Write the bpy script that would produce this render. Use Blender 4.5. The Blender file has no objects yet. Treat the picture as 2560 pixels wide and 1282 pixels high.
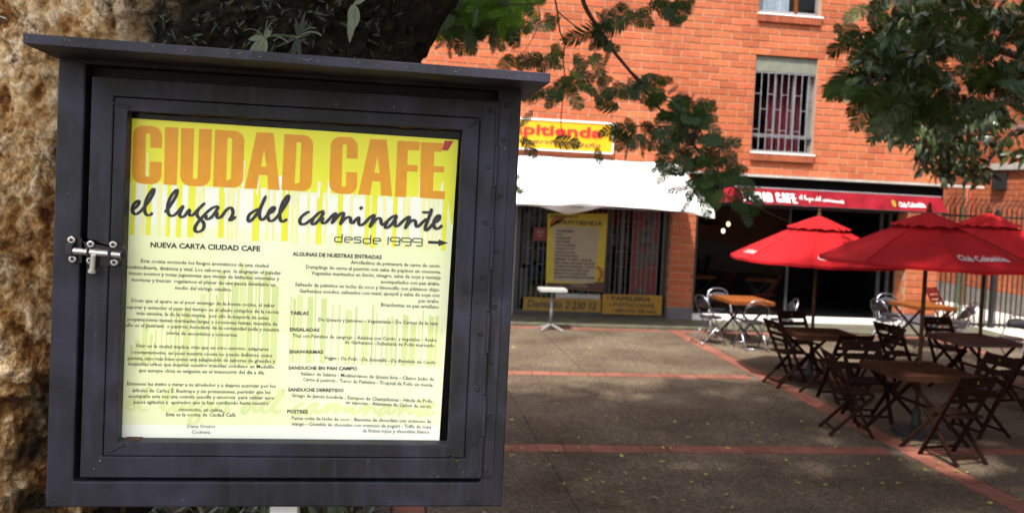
import bpy, math, random
import numpy as np
from mathutils import Vector, Matrix
random.seed(7)
RNG = np.random.default_rng(11)
sc = bpy.context.scene
C = sc.collection

# ------------------------------------------------------------------ camera
FPX, PX, PY, H = 2250.0, 1280.0, 560.0, 2.4
psi, th, rho = math.radians(8.0), math.radians(2.09), 0.048
fw = np.array([math.sin(psi)*math.cos(th), math.cos(psi)*math.cos(th), -math.sin(th)])
r0 = np.array([math.cos(psi), -math.sin(psi), 0.0]); u0 = np.cross(r0, fw)
RR = math.cos(rho)*r0 + math.sin(rho)*u0
UU = -math.sin(rho)*r0 + math.cos(rho)*u0
cd = bpy.data.cameras.new('camera'); cam = bpy.data.objects.new('camera', cd); C.objects.link(cam)
cam.matrix_world = Matrix(((RR[0], UU[0], -fw[0], 0), (RR[1], UU[1], -fw[1], 0), (RR[2], UU[2], -fw[2], H), (0, 0, 0, 1)))
cd.sensor_fit = 'HORIZONTAL'; cd.sensor_width = 36.0; cd.lens = 36.0*FPX/2560.0
cd.shift_y = -(641.0-PY)/2560.0
cd.clip_start = 0.05; cd.clip_end = 500
cd.dof.use_dof = True; cd.dof.focus_distance = 1.86; cd.dof.aperture_fstop = 6.3
sc.camera = cam
sc.render.resolution_x = 1024; sc.render.resolution_y = 512

# ------------------------------------------------------------------ world, sun, exposure
SUN_EL = math.radians(62); SUN_AZ = math.atan2(-0.55, -0.85)      # direction towards the sun: left and behind the camera
sx, sy, sz = math.cos(SUN_EL)*-0.543, math.cos(SUN_EL)*-0.840, math.sin(SUN_EL)
w = bpy.data.worlds.new('World'); sc.world = w; w.use_nodes = True
nt = w.node_tree; bg = nt.nodes['Background']
sky = nt.nodes.new('ShaderNodeTexSky'); sky.sky_type = 'NISHITA'; sky.sun_disc = False
sky.sun_elevation = SUN_EL; sky.sun_rotation = math.atan2(-0.543, -0.840)
sky.air_density = 1.3; sky.dust_density = 2.5
# thin bright cloud: the sky colour is part blue, part white haze of the same brightness
bw = nt.nodes.new('ShaderNodeRGBToBW'); nt.links.new(sky.outputs[0], bw.inputs[0])
mxs = nt.nodes.new('ShaderNodeMix'); mxs.data_type = 'RGBA'; mxs.inputs[0].default_value = 0.62
nt.links.new(sky.outputs[0], mxs.inputs[6]); nt.links.new(bw.outputs[0], mxs.inputs[7]); nt.links.new(mxs.outputs[2], bg.inputs[0]); bg.inputs[1].default_value = 0.15
sl = bpy.data.lights.new('sun', 'SUN'); sun = bpy.data.objects.new('sun', sl); C.objects.link(sun)
sl.energy = 3.1; sl.angle = math.radians(1.5); sl.color = (1.0, 0.94, 0.85)
sun.rotation_euler = Vector((sx, sy, sz)).to_track_quat('Z', 'Y').to_euler()
sun.location = (sx*30, sy*30, sz*30)
sc.view_settings.view_transform = 'Standard'; sc.view_settings.look = 'None'
sc.view_settings.exposure = 1.9; sc.view_settings.gamma = 1.0; sc.view_settings.use_curve_mapping = False

# ------------------------------------------------------------------ projection helpers (photo pixel -> real point on a plane of the place)
def ray(u, v): return fw*FPX + RR*(u-PX) + UU*(PY-v)
def G(u, v, z=0.0):
    d = ray(u, v); return d*((z-H)/d[2]) + np.array([0, 0, H])
def F(u, v, Y):
    d = ray(u, v); return d*(Y/d[1]) + np.array([0, 0, H])
def XP(u, v, X):
    d = ray(u, v); return d*(X/d[0]) + np.array([0, 0, H])
def PR(p):
    q = np.array(p, float) - [0, 0, H]; z = q @ fw
    return PX+FPX*(q @ RR)/z, PY-FPX*(q @ UU)/z

# ------------------------------------------------------------------ materials
def nodes_of(m):
    m.use_nodes = True; t = m.node_tree; return t, t.nodes, t.links, t.nodes['Principled BSDF']
MATS = {}
def mat(name, col, rough=0.6, metal=0.0, var=0.15, scale=8.0, bump=0.0, bscale=60.0, spec=0.5, rnd=0.0, col2=None, mixs=3.0, trans=0.0, emit=None, estr=0.0, isl=False, coat=0.0):
    if name in MATS: return MATS[name]
    m = bpy.data.materials.new(name); t, n, l, b = nodes_of(m)
    b.inputs['Roughness'].default_value = rough; b.inputs['Metallic'].default_value = metal
    b.inputs['Specular IOR Level'].default_value = spec
    if coat: b.inputs['Coat Weight'].default_value = coat
    tc = n.new('ShaderNodeTexCoord'); geo = n.new('ShaderNodeNewGeometry')
    ns = n.new('ShaderNodeTexNoise'); ns.inputs['Scale'].default_value = scale; ns.inputs['Detail'].default_value = 6
    l.new(geo.outputs['Position'], ns.inputs['Vector'])
    mr = n.new('ShaderNodeMapRange'); mr.inputs[1].default_value = 0.3; mr.inputs[2].default_value = 0.7
    mr.inputs[3].default_value = 1-var; mr.inputs[4].default_value = 1+var
    l.new(ns.outputs['Fac'], mr.inputs[0])
    base = n.new('ShaderNodeMix'); base.data_type = 'RGBA'; base.blend_type = 'MIX'
    base.inputs[6].default_value = (*col, 1); base.inputs[7].default_value = (*(col2 or col), 1)
    n2 = n.new('ShaderNodeTexNoise'); n2.inputs['Scale'].default_value = mixs; n2.inputs['Detail'].default_value = 5
    l.new(geo.outputs['Position'], n2.inputs['Vector'])
    m2 = n.new('ShaderNodeMapRange'); m2.inputs[1].default_value = 0.42; m2.inputs[2].default_value = 0.6
    l.new(n2.outputs['Fac'], m2.inputs[0]); l.new(m2.outputs[0], base.inputs[0])
    hv = n.new('ShaderNodeHueSaturation'); l.new(base.outputs[2], hv.inputs['Color'])
    last = mr.outputs[0]
    if rnd:
        oi = n.new('ShaderNodeObjectInfo'); ad = n.new('ShaderNodeMath'); ad.operation = 'ADD'
        l.new(oi.outputs['Random'], ad.inputs[0]); l.new(geo.outputs['Random Per Island'], ad.inputs[1])
        fr = n.new('ShaderNodeMath'); fr.operation = 'FRACT'; l.new(ad.outputs[0], fr.inputs[0])
        m3 = n.new('ShaderNodeMapRange'); m3.inputs[3].default_value = 1-rnd; m3.inputs[4].default_value = 1+rnd
        l.new(fr.outputs[0], m3.inputs[0]); mu = n.new('ShaderNodeMath'); mu.operation = 'MULTIPLY'
        l.new(last, mu.inputs[0]); l.new(m3.outputs[0], mu.inputs[1]); last = mu.outputs[0]
        hh = n.new('ShaderNodeMapRange'); hh.inputs[3].default_value = 0.5-rnd*0.04; hh.inputs[4].default_value = 0.5+rnd*0.015
        f2 = n.new('ShaderNodeMath'); f2.operation = 'MULTIPLY'; f2.inputs[1].default_value = 7.31; l.new(fr.outputs[0], f2.inputs[0])
        f3 = n.new('ShaderNodeMath'); f3.operation = 'FRACT'; l.new(f2.outputs[0], f3.inputs[0]); l.new(f3.outputs[0], hh.inputs[0])
        l.new(hh.outputs[0], hv.inputs['Hue'])
    l.new(last, hv.inputs['Value']); l.new(hv.outputs[0], b.inputs['Base Color'])
    if bump:
        bn = n.new('ShaderNodeTexNoise'); bn.inputs['Scale'].default_value = bscale; bn.inputs['Detail'].default_value = 5
        l.new(geo.outputs['Position'], bn.inputs['Vector'])
        bp = n.new('ShaderNodeBump'); bp.inputs['Strength'].default_value = bump; bp.inputs['Distance'].default_value = 0.01
        l.new(bn.outputs['Fac'], bp.inputs['Height']); l.new(bp.outputs[0], b.inputs['Normal'])
    if trans:
        tr = n.new('ShaderNodeBsdfTranslucent'); l.new(hv.outputs[0], tr.inputs[0])
        mx = n.new('ShaderNodeMixShader'); mx.inputs[0].default_value = trans
        l.new(b.outputs[0], mx.inputs[1]); l.new(tr.outputs[0], mx.inputs[2]); l.new(mx.outputs[0], n['Material Output'].inputs[0])
    if emit:
        b.inputs['Emission Color'].default_value = (*emit, 1); b.inputs['Emission Strength'].default_value = estr
    MATS[name] = m; return m

def glass_mat(name, tint=(1, 1, 1), refl=0.14):
    if name in MATS: return MATS[name]
    m = bpy.data.materials.new(name); t, n, l, b = nodes_of(m); n.remove(b)
    tr = n.new('ShaderNodeBsdfTransparent'); tr.inputs[0].default_value = (*tint, 1)
    gl = n.new('ShaderNodeBsdfGlossy'); gl.inputs['Roughness'].default_value = 0.03
    fr = n.new('ShaderNodeFresnel'); fr.inputs[0].default_value = 1.45
    mx = n.new('ShaderNodeMixShader'); k_ = n.new('ShaderNodeMath'); k_.operation = 'MULTIPLY'; k_.inputs[1].default_value = refl; l.new(fr.outputs[0], k_.inputs[0]); l.new(k_.outputs[0], mx.inputs[0]); l.new(tr.outputs[0], mx.inputs[1]); l.new(gl.outputs[0], mx.inputs[2])
    l.new(mx.outputs[0], n['Material Output'].inputs[0]); MATS[name] = m; return m

def metal_paint():
    m = bpy.data.materials.new('dark slate enamel'); t, n, l, b = nodes_of(m); MATS['slate'] = m
    geo = n.new('ShaderNodeNewGeometry')
    def noise(s, d=6, dist=0.0):
        x = n.new('ShaderNodeTexNoise'); x.inputs['Scale'].default_value = s; x.inputs['Detail'].default_value = d; x.inputs['Distortion'].default_value = dist
        l.new(geo.outputs['Position'], x.inputs['Vector']); return x.outputs['Fac']
    def ramp(f, stops):
        r = n.new('ShaderNodeValToRGB'); l.new(f, r.inputs[0])
        e = r.color_ramp.elements
        e[0].position, e[0].color = stops[0][0], (*stops[0][1], 1); e[1].position, e[1].color = stops[1][0], (*stops[1][1], 1)
        for p, c in stops[2:]:
            k = e.new(p); k.color = (*c, 1)
        return r.outputs[0]
    base = ramp(noise(7, 8, 0.6), [(0.36, (0.011, 0.0112, 0.0115)), (0.64, (0.027, 0.0255, 0.040)), (0.5, (0.0165, 0.016, 0.021))])
    streakmap = n.new('ShaderNodeMapping'); streakmap.inputs['Scale'].default_value = (60, 60, 6)
    l.new(geo.outputs['Position'], streakmap.inputs['Vector'])
    st = n.new('ShaderNodeTexNoise'); st.inputs['Scale'].default_value = 1.0; st.inputs['Detail'].default_value = 4; l.new(streakmap.outputs[0], st.inputs['Vector'])
    sm = n.new('ShaderNodeMapRange'); sm.inputs[1].default_value = 0.52; sm.inputs[2].default_value = 0.8; sm.inputs[4].default_value = 0.7; l.new(st.outputs['Fac'], sm.inputs[0])
    mx = n.new('ShaderNodeMix'); mx.data_type = 'RGBA'; l.new(sm.outputs[0], mx.inputs[0]); l.new(base, mx.inputs[6]); mx.inputs[7].default_value = (0.034, 0.034, 0.050, 1)
    # dust specks and rust spots
    vo = n.new('ShaderNodeTexVoronoi'); vo.inputs['Scale'].default_value = 70; l.new(geo.outputs['Position'], vo.inputs['Vector'])
    vm = n.new('ShaderNodeMapRange'); vm.inputs[1].default_value = 0.045; vm.inputs[2].default_value = 0.10; vm.inputs[3].default_value = 1; vm.inputs[4].default_value = 0; l.new(vo.outputs['Distance'], vm.inputs[0])
    nn = n.new('ShaderNodeMath'); nn.operation = 'MULTIPLY'; l.new(vm.outputs[0], nn.inputs[0])
    k = n.new('ShaderNodeMapRange'); k.inputs[1].default_value = 0.55; k.inputs[2].default_value = 0.7; l.new(noise(16), k.inputs[0]); l.new(k.outputs[0], nn.inputs[1])
    m2 = n.new('ShaderNodeMix'); m2.data_type = 'RGBA'; l.new(nn.outputs[0], m2.inputs[0]); l.new(mx.outputs[2], m2.inputs[6]); m2.inputs[7].default_value = (0.16, 0.155, 0.16, 1)
    rk = n.new('ShaderNodeMapRange'); rk.inputs[1].default_value = 0.73; rk.inputs[2].default_value = 0.80; l.new(noise(11, 9, 1.5), rk.inputs[0])
    m3 = n.new('ShaderNodeMix'); m3.data_type = 'RGBA'; l.new(rk.outputs[0], m3.inputs[0]); l.new(m2.outputs[2], m3.inputs[6]); m3.inputs[7].default_value = (0.085, 0.022, 0.008, 1)
    l.new(m3.outputs[2], b.inputs['Base Color'])
    b.inputs['Roughness'].default_value = 0.55; b.inputs['Metallic'].default_value = 0.0; b.inputs['Specular IOR Level'].default_value = 0.22
    bp = n.new('ShaderNodeBump'); bp.inputs['Strength'].default_value = 0.35; bp.inputs['Distance'].default_value = 0.002
    l.new(noise(160, 3), bp.inputs['Height']); l.new(bp.outputs[0], b.inputs['Normal'])
    return m

def brick_mat(name, col, col2):
    m = mat(name, col, rough=0.85, var=0.16, scale=14, bump=0.5, bscale=90, rnd=0.15, col2=col2, mixs=0.8, spec=0.2)
    return m

def ground_mat():
    m = bpy.data.materials.new('washed aggregate concrete'); t, n, l, b = nodes_of(m); MATS['ground'] = m
    geo = n.new('ShaderNodeNewGeometry')
    def noise(s, d=6):
        x = n.new('ShaderNodeTexNoise'); x.inputs['Scale'].default_value = s; x.inputs['Detail'].default_value = d
        l.new(geo.outputs['Position'], x.inputs['Vector']); return x.outputs['Fac']
    r = n.new('ShaderNodeValToRGB'); l.new(noise(0.9, 8), r.inputs[0])
    r.color_ramp.elements[0].position = 0.3; r.color_ramp.elements[0].color = (0.042, 0.029, 0.0185, 1)
    r.color_ramp.elements[1].position = 0.7; r.color_ramp.elements[1].color = (0.092, 0.071, 0.050, 1)
    vo = n.new('ShaderNodeTexVoronoi'); vo.inputs['Scale'].default_value = 55; l.new(geo.outputs['Position'], vo.inputs['Vector'])
    hs = n.new('ShaderNodeHueSaturation'); l.new(r.outputs[0], hs.inputs['Color'])
    sp = n.new('ShaderNodeSeparateColor'); l.new(vo.outputs['Color'], sp.inputs[0])
    mr = n.new('ShaderNodeMapRange'); mr.inputs[3].default_value = 0.55; mr.inputs[4].default_value = 1.55; l.new(sp.outputs[0], mr.inputs[0]); l.new(mr.outputs[0], hs.inputs['Value'])
    # pale grit specks
    v2 = n.new('ShaderNodeTexVoronoi'); v2.inputs['Scale'].default_value = 16; l.new(geo.outputs['Position'], v2.inputs['Vector'])
    m2 = n.new('ShaderNodeMapRange'); m2.inputs[1].default_value = 0.06; m2.inputs[2].default_value = 0.11; m2.inputs[3].default_value = 1; m2.inputs[4].default_value = 0; l.new(v2.outputs['Distance'], m2.inputs[0])
    s2 = n.new('ShaderNodeSeparateColor'); l.new(v2.outputs['Color'], s2.inputs[0])
    g = n.new('ShaderNodeMath'); g.operation = 'GREATER_THAN'; g.inputs[1].default_value = 0.62; l.new(s2.outputs[1], g.inputs[0])
    mm = n.new('ShaderNodeMath'); mm.operation = 'MULTIPLY'; l.new(m2.outputs[0], mm.inputs[0]); l.new(g.outputs[0], mm.inputs[1])
    mx = n.new('ShaderNodeMix'); mx.data_type = 'RGBA'; l.new(mm.outputs[0], mx.inputs[0]); l.new(hs.outputs[0], mx.inputs[6]); mx.inputs[7].default_value = (0.26, 0.24, 0.17, 1)
    # damp dark stains
    k = n.new('ShaderNodeMapRange'); k.inputs[1].default_value = 0.56; k.inputs[2].default_value = 0.72; k.inputs[4].default_value = 0.45; l.new(noise(2.3, 7), k.inputs[0])
    m3 = n.new('ShaderNodeMix'); m3.data_type = 'RGBA'; l.new(k.outputs[0], m3.inputs[0]); l.new(mx.outputs[2], m3.inputs[6]); m3.inputs[7].default_value = (0.03, 0.026, 0.02, 1)
    l.new(m3.outputs[2], b.inputs['Base Color']); b.inputs['Roughness'].default_value = 0.9; b.inputs['Specular IOR Level'].default_value = 0.12
    bp = n.new('ShaderNodeBump'); bp.inputs['Strength'].default_value = 0.5; bp.inputs['Distance'].default_value = 0.006
    l.new(vo.outputs['Distance'], bp.inputs['Height']); l.new(bp.outputs[0], b.inputs['Normal'])
    return m

def bark_mat():
    m = bpy.data.materials.new('flaking bark'); t, n, l, b = nodes_of(m); MATS['bark'] = m
    at = n.new('ShaderNodeAttribute'); at.attribute_name = 'tone'
    cr = n.new('ShaderNodeAttribute'); cr.attribute_name = 'crev_shade'
    ms = n.new('ShaderNodeAttribute'); ms.attribute_name = 'moss'  # moss, with the shade of the trunk's underside painted in
    geo = n.new('ShaderNodeNewGeometry')
    def noise(s, d=8, dist=0.0):
        x = n.new('ShaderNodeTexNoise'); x.inputs['Scale'].default_value = s; x.inputs['Detail'].default_value = d; x.inputs['Distortion'].default_value = dist
        l.new(geo.outputs['Position'], x.inputs['Vector']); return x.outputs['Fac']
    a = n.new('ShaderNodeMath'); a.operation = 'MULTIPLY_ADD'; a.inputs[1].default_value = 0.9; l.new(noise(22, 9, 0.4), a.inputs[0]); 
    sc2 = n.new('ShaderNodeMath'); sc2.operation = 'MULTIPLY'; sc2.inputs[1].default_value = 0.42; l.new(at.outputs['Fac'], sc2.inputs[0]); l.new(sc2.outputs[0], a.inputs[2])
    r = n.new('ShaderNodeValToRGB'); l.new(a.outputs[0], r.inputs[0]); e = r.color_ramp.elements
    e[0].position = 0.36; e[0].color = (0.075, 0.028, 0.008, 1); e[1].position = 0.86; e[1].color = (0.66, 0.50, 0.32, 1)
    for p, c in [(0.46, (0.20, 0.080, 0.018)), (0.58, (0.36, 0.20, 0.075)), (0.72, (0.50, 0.33, 0.16))]:
        q = e.new(p); q.color = (*c, 1)
    m1 = n.new('ShaderNodeMix'); m1.data_type = 'RGBA'; l.new(cr.outputs['Fac'], m1.inputs[0]); l.new(r.outputs[0], m1.inputs[6]); m1.inputs[7].default_value = (0.035, 0.016, 0.006, 1)
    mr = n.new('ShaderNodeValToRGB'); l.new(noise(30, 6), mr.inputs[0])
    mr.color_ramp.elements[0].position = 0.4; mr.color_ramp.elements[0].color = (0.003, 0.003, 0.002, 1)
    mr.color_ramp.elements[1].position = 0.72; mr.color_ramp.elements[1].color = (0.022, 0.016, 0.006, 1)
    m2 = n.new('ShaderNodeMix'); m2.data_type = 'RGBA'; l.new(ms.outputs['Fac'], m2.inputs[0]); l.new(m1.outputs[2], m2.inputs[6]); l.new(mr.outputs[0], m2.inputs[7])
    # white lichen
    lk = n.new('ShaderNodeMapRange'); lk.inputs[1].default_value = 0.705; lk.inputs[2].default_value = 0.73; l.new(noise(9, 9, 1.0), lk.inputs[0])
    m3 = n.new('ShaderNodeMix'); m3.data_type = 'RGBA'; l.new(lk.outputs[0], m3.inputs[0]); l.new(m2.outputs[2], m3.inputs[6]); m3.inputs[7].default_value = (0.42, 0.43, 0.38, 1)
    l.new(m3.outputs[2], b.inputs['Base Color']); b.inputs['Roughness'].default_value = 0.9; b.inputs['Specular IOR Level'].default_value = 0.2
    bp = n.new('ShaderNodeBump'); bp.inputs['Strength'].default_value = 1.0; bp.inputs['Distance'].default_value = 0.014
    l.new(noise(70, 8, 0.5), bp.inputs['Height']); l.new(bp.outputs[0], b.inputs['Normal'])
    return m

def wood_mat(name, c1, c2, rough=0.5):
    if name in MATS: return MATS[name]
    m = bpy.data.materials.new(name); t, n, l, b = nodes_of(m); MATS[name] = m
    tc = n.new('ShaderNodeTexCoord'); mp = n.new('ShaderNodeMapping'); mp.inputs['Scale'].default_value = (4, 40, 40)
    l.new(tc.outputs['Object'], mp.inputs['Vector'])
    ns = n.new('ShaderNodeTexNoise'); ns.inputs['Scale'].default_value = 1.5; ns.inputs['Detail'].default_value = 6; l.new(mp.outputs[0], ns.inputs['Vector'])
    r = n.new('ShaderNodeValToRGB'); l.new(ns.outputs['Fac'], r.inputs[0])
    r.color_ramp.elements[0].position = 0.35; r.color_ramp.elements[0].color = (*c1, 1)
    r.color_ramp.elements[1].position = 0.7; r.color_ramp.elements[1].color = (*c2, 1)
    oi = n.new('ShaderNodeObjectInfo'); mr = n.new('ShaderNodeMapRange'); mr.inputs[3].default_value = 0.8; mr.inputs[4].default_value = 1.2; l.new(oi.outputs['Random'], mr.inputs[0])
    hs = n.new('ShaderNodeHueSaturation'); l.new(r.outputs[0], hs.inputs['Color']); l.new(mr.outputs[0], hs.inputs['Value'])
    l.new(hs.outputs[0], b.inputs['Base Color']); b.inputs['Roughness'].default_value = rough+.2; b.inputs['Specular IOR Level'].default_value = 0.06
    bp = n.new('ShaderNodeBump'); bp.inputs['Strength'].default_value = 0.2; bp.inputs['Distance'].default_value = 0.003
    l.new(ns.outputs['Fac'], bp.inputs['Height']); l.new(bp.outputs[0], b.inputs['Normal'])
    return m

SLATE = metal_paint(); GROUND = ground_mat(); BARK = bark_mat()
BRICK = brick_mat('orange clay brick', (0.335, 0.098, 0.040), (0.29, 0.078, 0.030))
BRICKF = brick_mat('paving brick', (0.155, 0.060, 0.038), (0.12, 0.045, 0.030))
BRICKS = brick_mat('sill brick', (0.26, 0.07, 0.03), (0.20, 0.055, 0.025))
MORTAR = mat('mortar', (0.30, 0.20, 0.13), 0.95, var=0.2, scale=30, bump=0.3)
MORTARD = mat('paving mortar', (0.06, 0.05, 0.04), 0.95, var=0.3, scale=20)
CONC = mat('pale concrete', (0.34, 0.32, 0.29), 0.85, var=0.2, scale=6, bump=0.2)
CONCG = mat('grey plinth paint', (0.10, 0.085, 0.10), 0.8, var=0.15, scale=6)
WALK = mat('dark walkway concrete', (0.05, 0.042, 0.030), 0.8, var=0.35, scale=5, bump=0.3, col2=(0.06, 0.06, 0.03))
WHITEP = mat('white paint', (0.55, 0.54, 0.52), 0.5, var=0.06)
VINYL = mat('white awning vinyl', (0.66, 0.66, 0.66), 0.5, var=0.05, scale=3, col2=(0.78, 0.78, 0.76), mixs=1.2)
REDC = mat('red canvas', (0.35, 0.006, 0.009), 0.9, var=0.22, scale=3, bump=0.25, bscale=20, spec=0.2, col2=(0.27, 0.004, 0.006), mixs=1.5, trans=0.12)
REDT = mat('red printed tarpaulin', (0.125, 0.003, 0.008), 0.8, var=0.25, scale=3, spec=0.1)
BLACKM = mat('black painted steel', (0.012, 0.012, 0.013), 0.55, spec=0.3)
BLACKW = mat('black painted wall and gap shade', (0.006, 0.006, 0.007), 0.9, spec=0.1)
DARKF = mat('dark aluminium frame', (0.05, 0.055, 0.06), 0.4, metal=0.5)
GREYF = mat('grey aluminium', (0.15, 0.155, 0.16), 0.45, metal=0.3)
WHITEBAR = mat('white painted bar', (0.20, 0.20, 0.22), 0.5)
SHUT = mat('greenish shutter paint', (0.12, 0.13, 0.10), 0.6)
CURT = mat('plum curtain', (0.20, 0.018, 0.04), 0.9, var=0.3, scale=10)
CURTW = mat('pale curtain', (0.55, 0.58, 0.66), 0.9, var=0.2, scale=10)
STEEL = mat('polished tube steel', (0.30, 0.30, 0.34), 0.28, metal=1.0, var=0.05)
ZINC = mat('zinc plated steel', (0.42, 0.41, 0.39), 0.28, metal=0.85, var=0.15, scale=60)
BLKPAD = mat('black vinyl pad', (0.015, 0.015, 0.018), 0.35)
WOODO = wood_mat('orange table wood', (0.09, 0.024, 0.006), (0.18, 0.058, 0.014), 0.4)
WOODD = wood_mat('dark teak', (0.007, 0.003, 0.002), (0.020, 0.007, 0.004), 0.6)
WOODT = wood_mat('worn teak top', (0.022, 0.009, 0.005), (0.055, 0.022, 0.011), 0.6)
WOODR = wood_mat('red stained wood', (0.045, 0.004, 0.004), (0.08, 0.007, 0.006), 0.5)
WOODP = wood_mat('weathered pink wood', (0.055, 0.028, 0.023), (0.10, 0.055, 0.045), 0.6)
POLEW = wood_mat('parasol pole wood', (0.03, 0.015, 0.008), (0.07, 0.035, 0.016), 0.5)
YEL = mat('yellow sign face', (0.52, 0.27, 0.005), 0.35, var=0.06)
YELP = mat('yellow poster print', (0.36, 0.29, 0.012), 0.5, var=0.08)
YELD = mat('yellow strip sign', (0.20, 0.115, 0.008), 0.5, var=0.15)
INK = mat('black ink', (0.018, 0.016, 0.017), 0.6, var=0.0)
INKG = mat('grey ink', (0.022, 0.022, 0.014), 0.6, var=0.0)
INKL = mat('faded ink', (0.12, 0.12, 0.08), 0.6, var=0.0)
ORANGE = mat('orange print', (0.74, 0.31, 0.003), 0.6, var=0.06, scale=30)
REDP = mat('red print', (0.45, 0.008, 0.010), 0.5, var=0.03)
WHITEI = mat('white print', (0.45, 0.42, 0.42), 0.6, var=0.02)
PAPER = mat('pale lime paper', (0.83, 0.88, 0.50), 0.6, var=0.03, scale=3, col2=(0.85, 0.88, 0.60), mixs=2.5)
PAPERW = mat('paper white print and glare', (0.88, 0.89, 0.74), 0.6, var=0.0)  # white bars, and the glare painted at the sheet's foot
YPRINT = mat('lemon print', (0.80, 0.80, 0.030), 0.6, var=0.03, scale=4)
YPRINT2 = mat('light lemon print', (0.88, 0.86, 0.34), 0.6, var=0.0)
GPRINT = mat('pale green print', (0.66, 0.74, 0.30), 0.6, var=0.0)
GPRINT2 = mat('paler green print', (0.73, 0.80, 0.36), 0.6, var=0.0)
CREAM = mat('cream panel print', (0.27, 0.235, 0.17), 0.55, var=0.08, scale=4)
BROWNP = mat('dark brown print', (0.05, 0.014, 0.01), 0.5)
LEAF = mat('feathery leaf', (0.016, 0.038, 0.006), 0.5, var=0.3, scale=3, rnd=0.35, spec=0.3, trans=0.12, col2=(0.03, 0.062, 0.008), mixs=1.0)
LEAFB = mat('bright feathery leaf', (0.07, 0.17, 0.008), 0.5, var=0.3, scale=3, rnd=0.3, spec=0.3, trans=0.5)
LEAFD = mat('glossy broad leaf', (0.016, 0.036, 0.007), 0.34, var=0.35, scale=3, rnd=0.35, spec=0.6, trans=0.15, col2=(0.035, 0.055, 0.018))
LEAFG = mat('grey green epiphyte leaf', (0.075, 0.088, 0.05), 0.75, var=0.3, scale=20, rnd=0.25)
LEAFM = mat('dull green epiphyte leaf', (0.010, 0.015, 0.004), 0.8, var=0.3, scale=20, rnd=0.3)
TWIG = mat('twig bark', (0.055, 0.028, 0.022), 0.85, var=0.3, scale=20)
FALL = mat('fallen yellow leaf', (0.20, 0.20, 0.025), 0.7, var=0.3, rnd=0.3)
SOIL = mat('planting soil', (0.03, 0.022, 0.014), 0.95, var=0.4, scale=12, bump=0.6)
GLASS = glass_mat('clear glass'); GLASSD = glass_mat('dark shop glass', (0.8, 0.83, 0.83), 0.25)

# ------------------------------------------------------------------ mesh building
class MB:
    def __init__(s): s.v = []; s.f = []
    def add(s, vs, fs):
        o = len(s.v); s.v += [tuple(map(float, p)) for p in vs]; s.f += [tuple(i+o for i in f) for f in fs]; return s
    def box(s, x0, x1, y0, y1, z0, z1):
        return s.add([(x0, y0, z0), (x1, y0, z0), (x1, y1, z0), (x0, y1, z0), (x0, y0, z1), (x1, y0, z1), (x1, y1, z1), (x0, y1, z1)],
                     [(0, 3, 2, 1), (4, 5, 6, 7), (0, 1, 5, 4), (1, 2, 6, 5), (2, 3, 7, 6), (3, 0, 4, 7)])
    def tube(s, pts, r, n=8, cap=True):
        pts = [np.array(p, float) for p in pts]; k = len(pts)
        rs = r if isinstance(r, (list, tuple)) else [r]*k
        vs = []; up = None
        for i, p in enumerate(pts):
            d = pts[min(i+1, k-1)]-pts[max(i-1, 0)]; d = d/(np.linalg.norm(d)+1e-9)
            if up is None:
                a = np.array([0, 0, 1.0]) if abs(d[2]) < 0.9 else np.array([1.0, 0, 0])
                up = np.cross(d, a)
            up = up-d*(up @ d); up /= np.linalg.norm(up)+1e-9; q = np.cross(d, up)
            for j in range(n):
                t = 2*math.pi*j/n; vs.append(p+rs[i]*(math.cos(t)*up+math.sin(t)*q))
        fs = [(i*n+j, i*n+(j+1) % n, (i+1)*n+(j+1) % n, (i+1)*n+j) for i in range(k-1) for j in range(n)]
        if cap: fs += [tuple(range(n-1, -1, -1)), tuple((k-1)*n+j for j in range(n))]
        return s.add(vs, fs)
    def bar(s, a, b, w, t, side=(0, 0, 1)):
        a = np.array(a, float); b = np.array(b, float); d = (b-a)/np.linalg.norm(b-a)
        q = np.cross(d, np.array(side, float)); q /= np.linalg.norm(q); u = np.cross(q, d)
        vs = [p+q*sw*w/2+u*st*t/2 for p in (a, b) for sw, st in ((-1, -1), (1, -1), (1, 1), (-1, 1))]
        return s.add(vs, [(0, 1, 2, 3), (7, 6, 5, 4), (0, 4, 5, 1), (1, 5, 6, 2), (2, 6, 7, 3), (3, 7, 4, 0)])
    def lathe(s, prof, n=16, c=(0, 0, 0)):
        vs = [(c[0]+r*math.cos(2*math.pi*j/n), c[1]+r*math.sin(2*math.pi*j/n), c[2]+z) for r, z in prof for j in range(n)]
        k = len(prof); fs = [(i*n+j, i*n+(j+1) % n, (i+1)*n+(j+1) % n, (i+1)*n+j) for i in range(k-1) for j in range(n)]
        return s.add(vs, fs+[tuple(range(n-1, -1, -1)), tuple((k-1)*n+j for j in range(n))])
    def mesh(s, name, m):
        me = bpy.data.meshes.new(name); me.from_pydata(s.v, [], s.f); me.update()
        if m: me.materials.append(m)
        return me
    def build(s, name, m, parent=None, off=(0, 0, 0), smooth=False, bevel=0.0, kind=None):
        if any(off):
            s.v = [(x-off[0], y-off[1], z-off[2]) for x, y, z in s.v]
        me = s.mesh(name, m); o = bpy.data.objects.new(name, me); C.objects.link(o)
        if parent is not None: o.parent = parent
        if smooth: me.polygons.foreach_set('use_smooth', [True]*len(me.polygons))
        if bevel:
            bv = o.modifiers.new('bevel', 'BEVEL'); bv.width = bevel; bv.segments = 2; bv.limit_method = 'ANGLE'
        if kind: o['kind'] = kind
        return o

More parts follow.
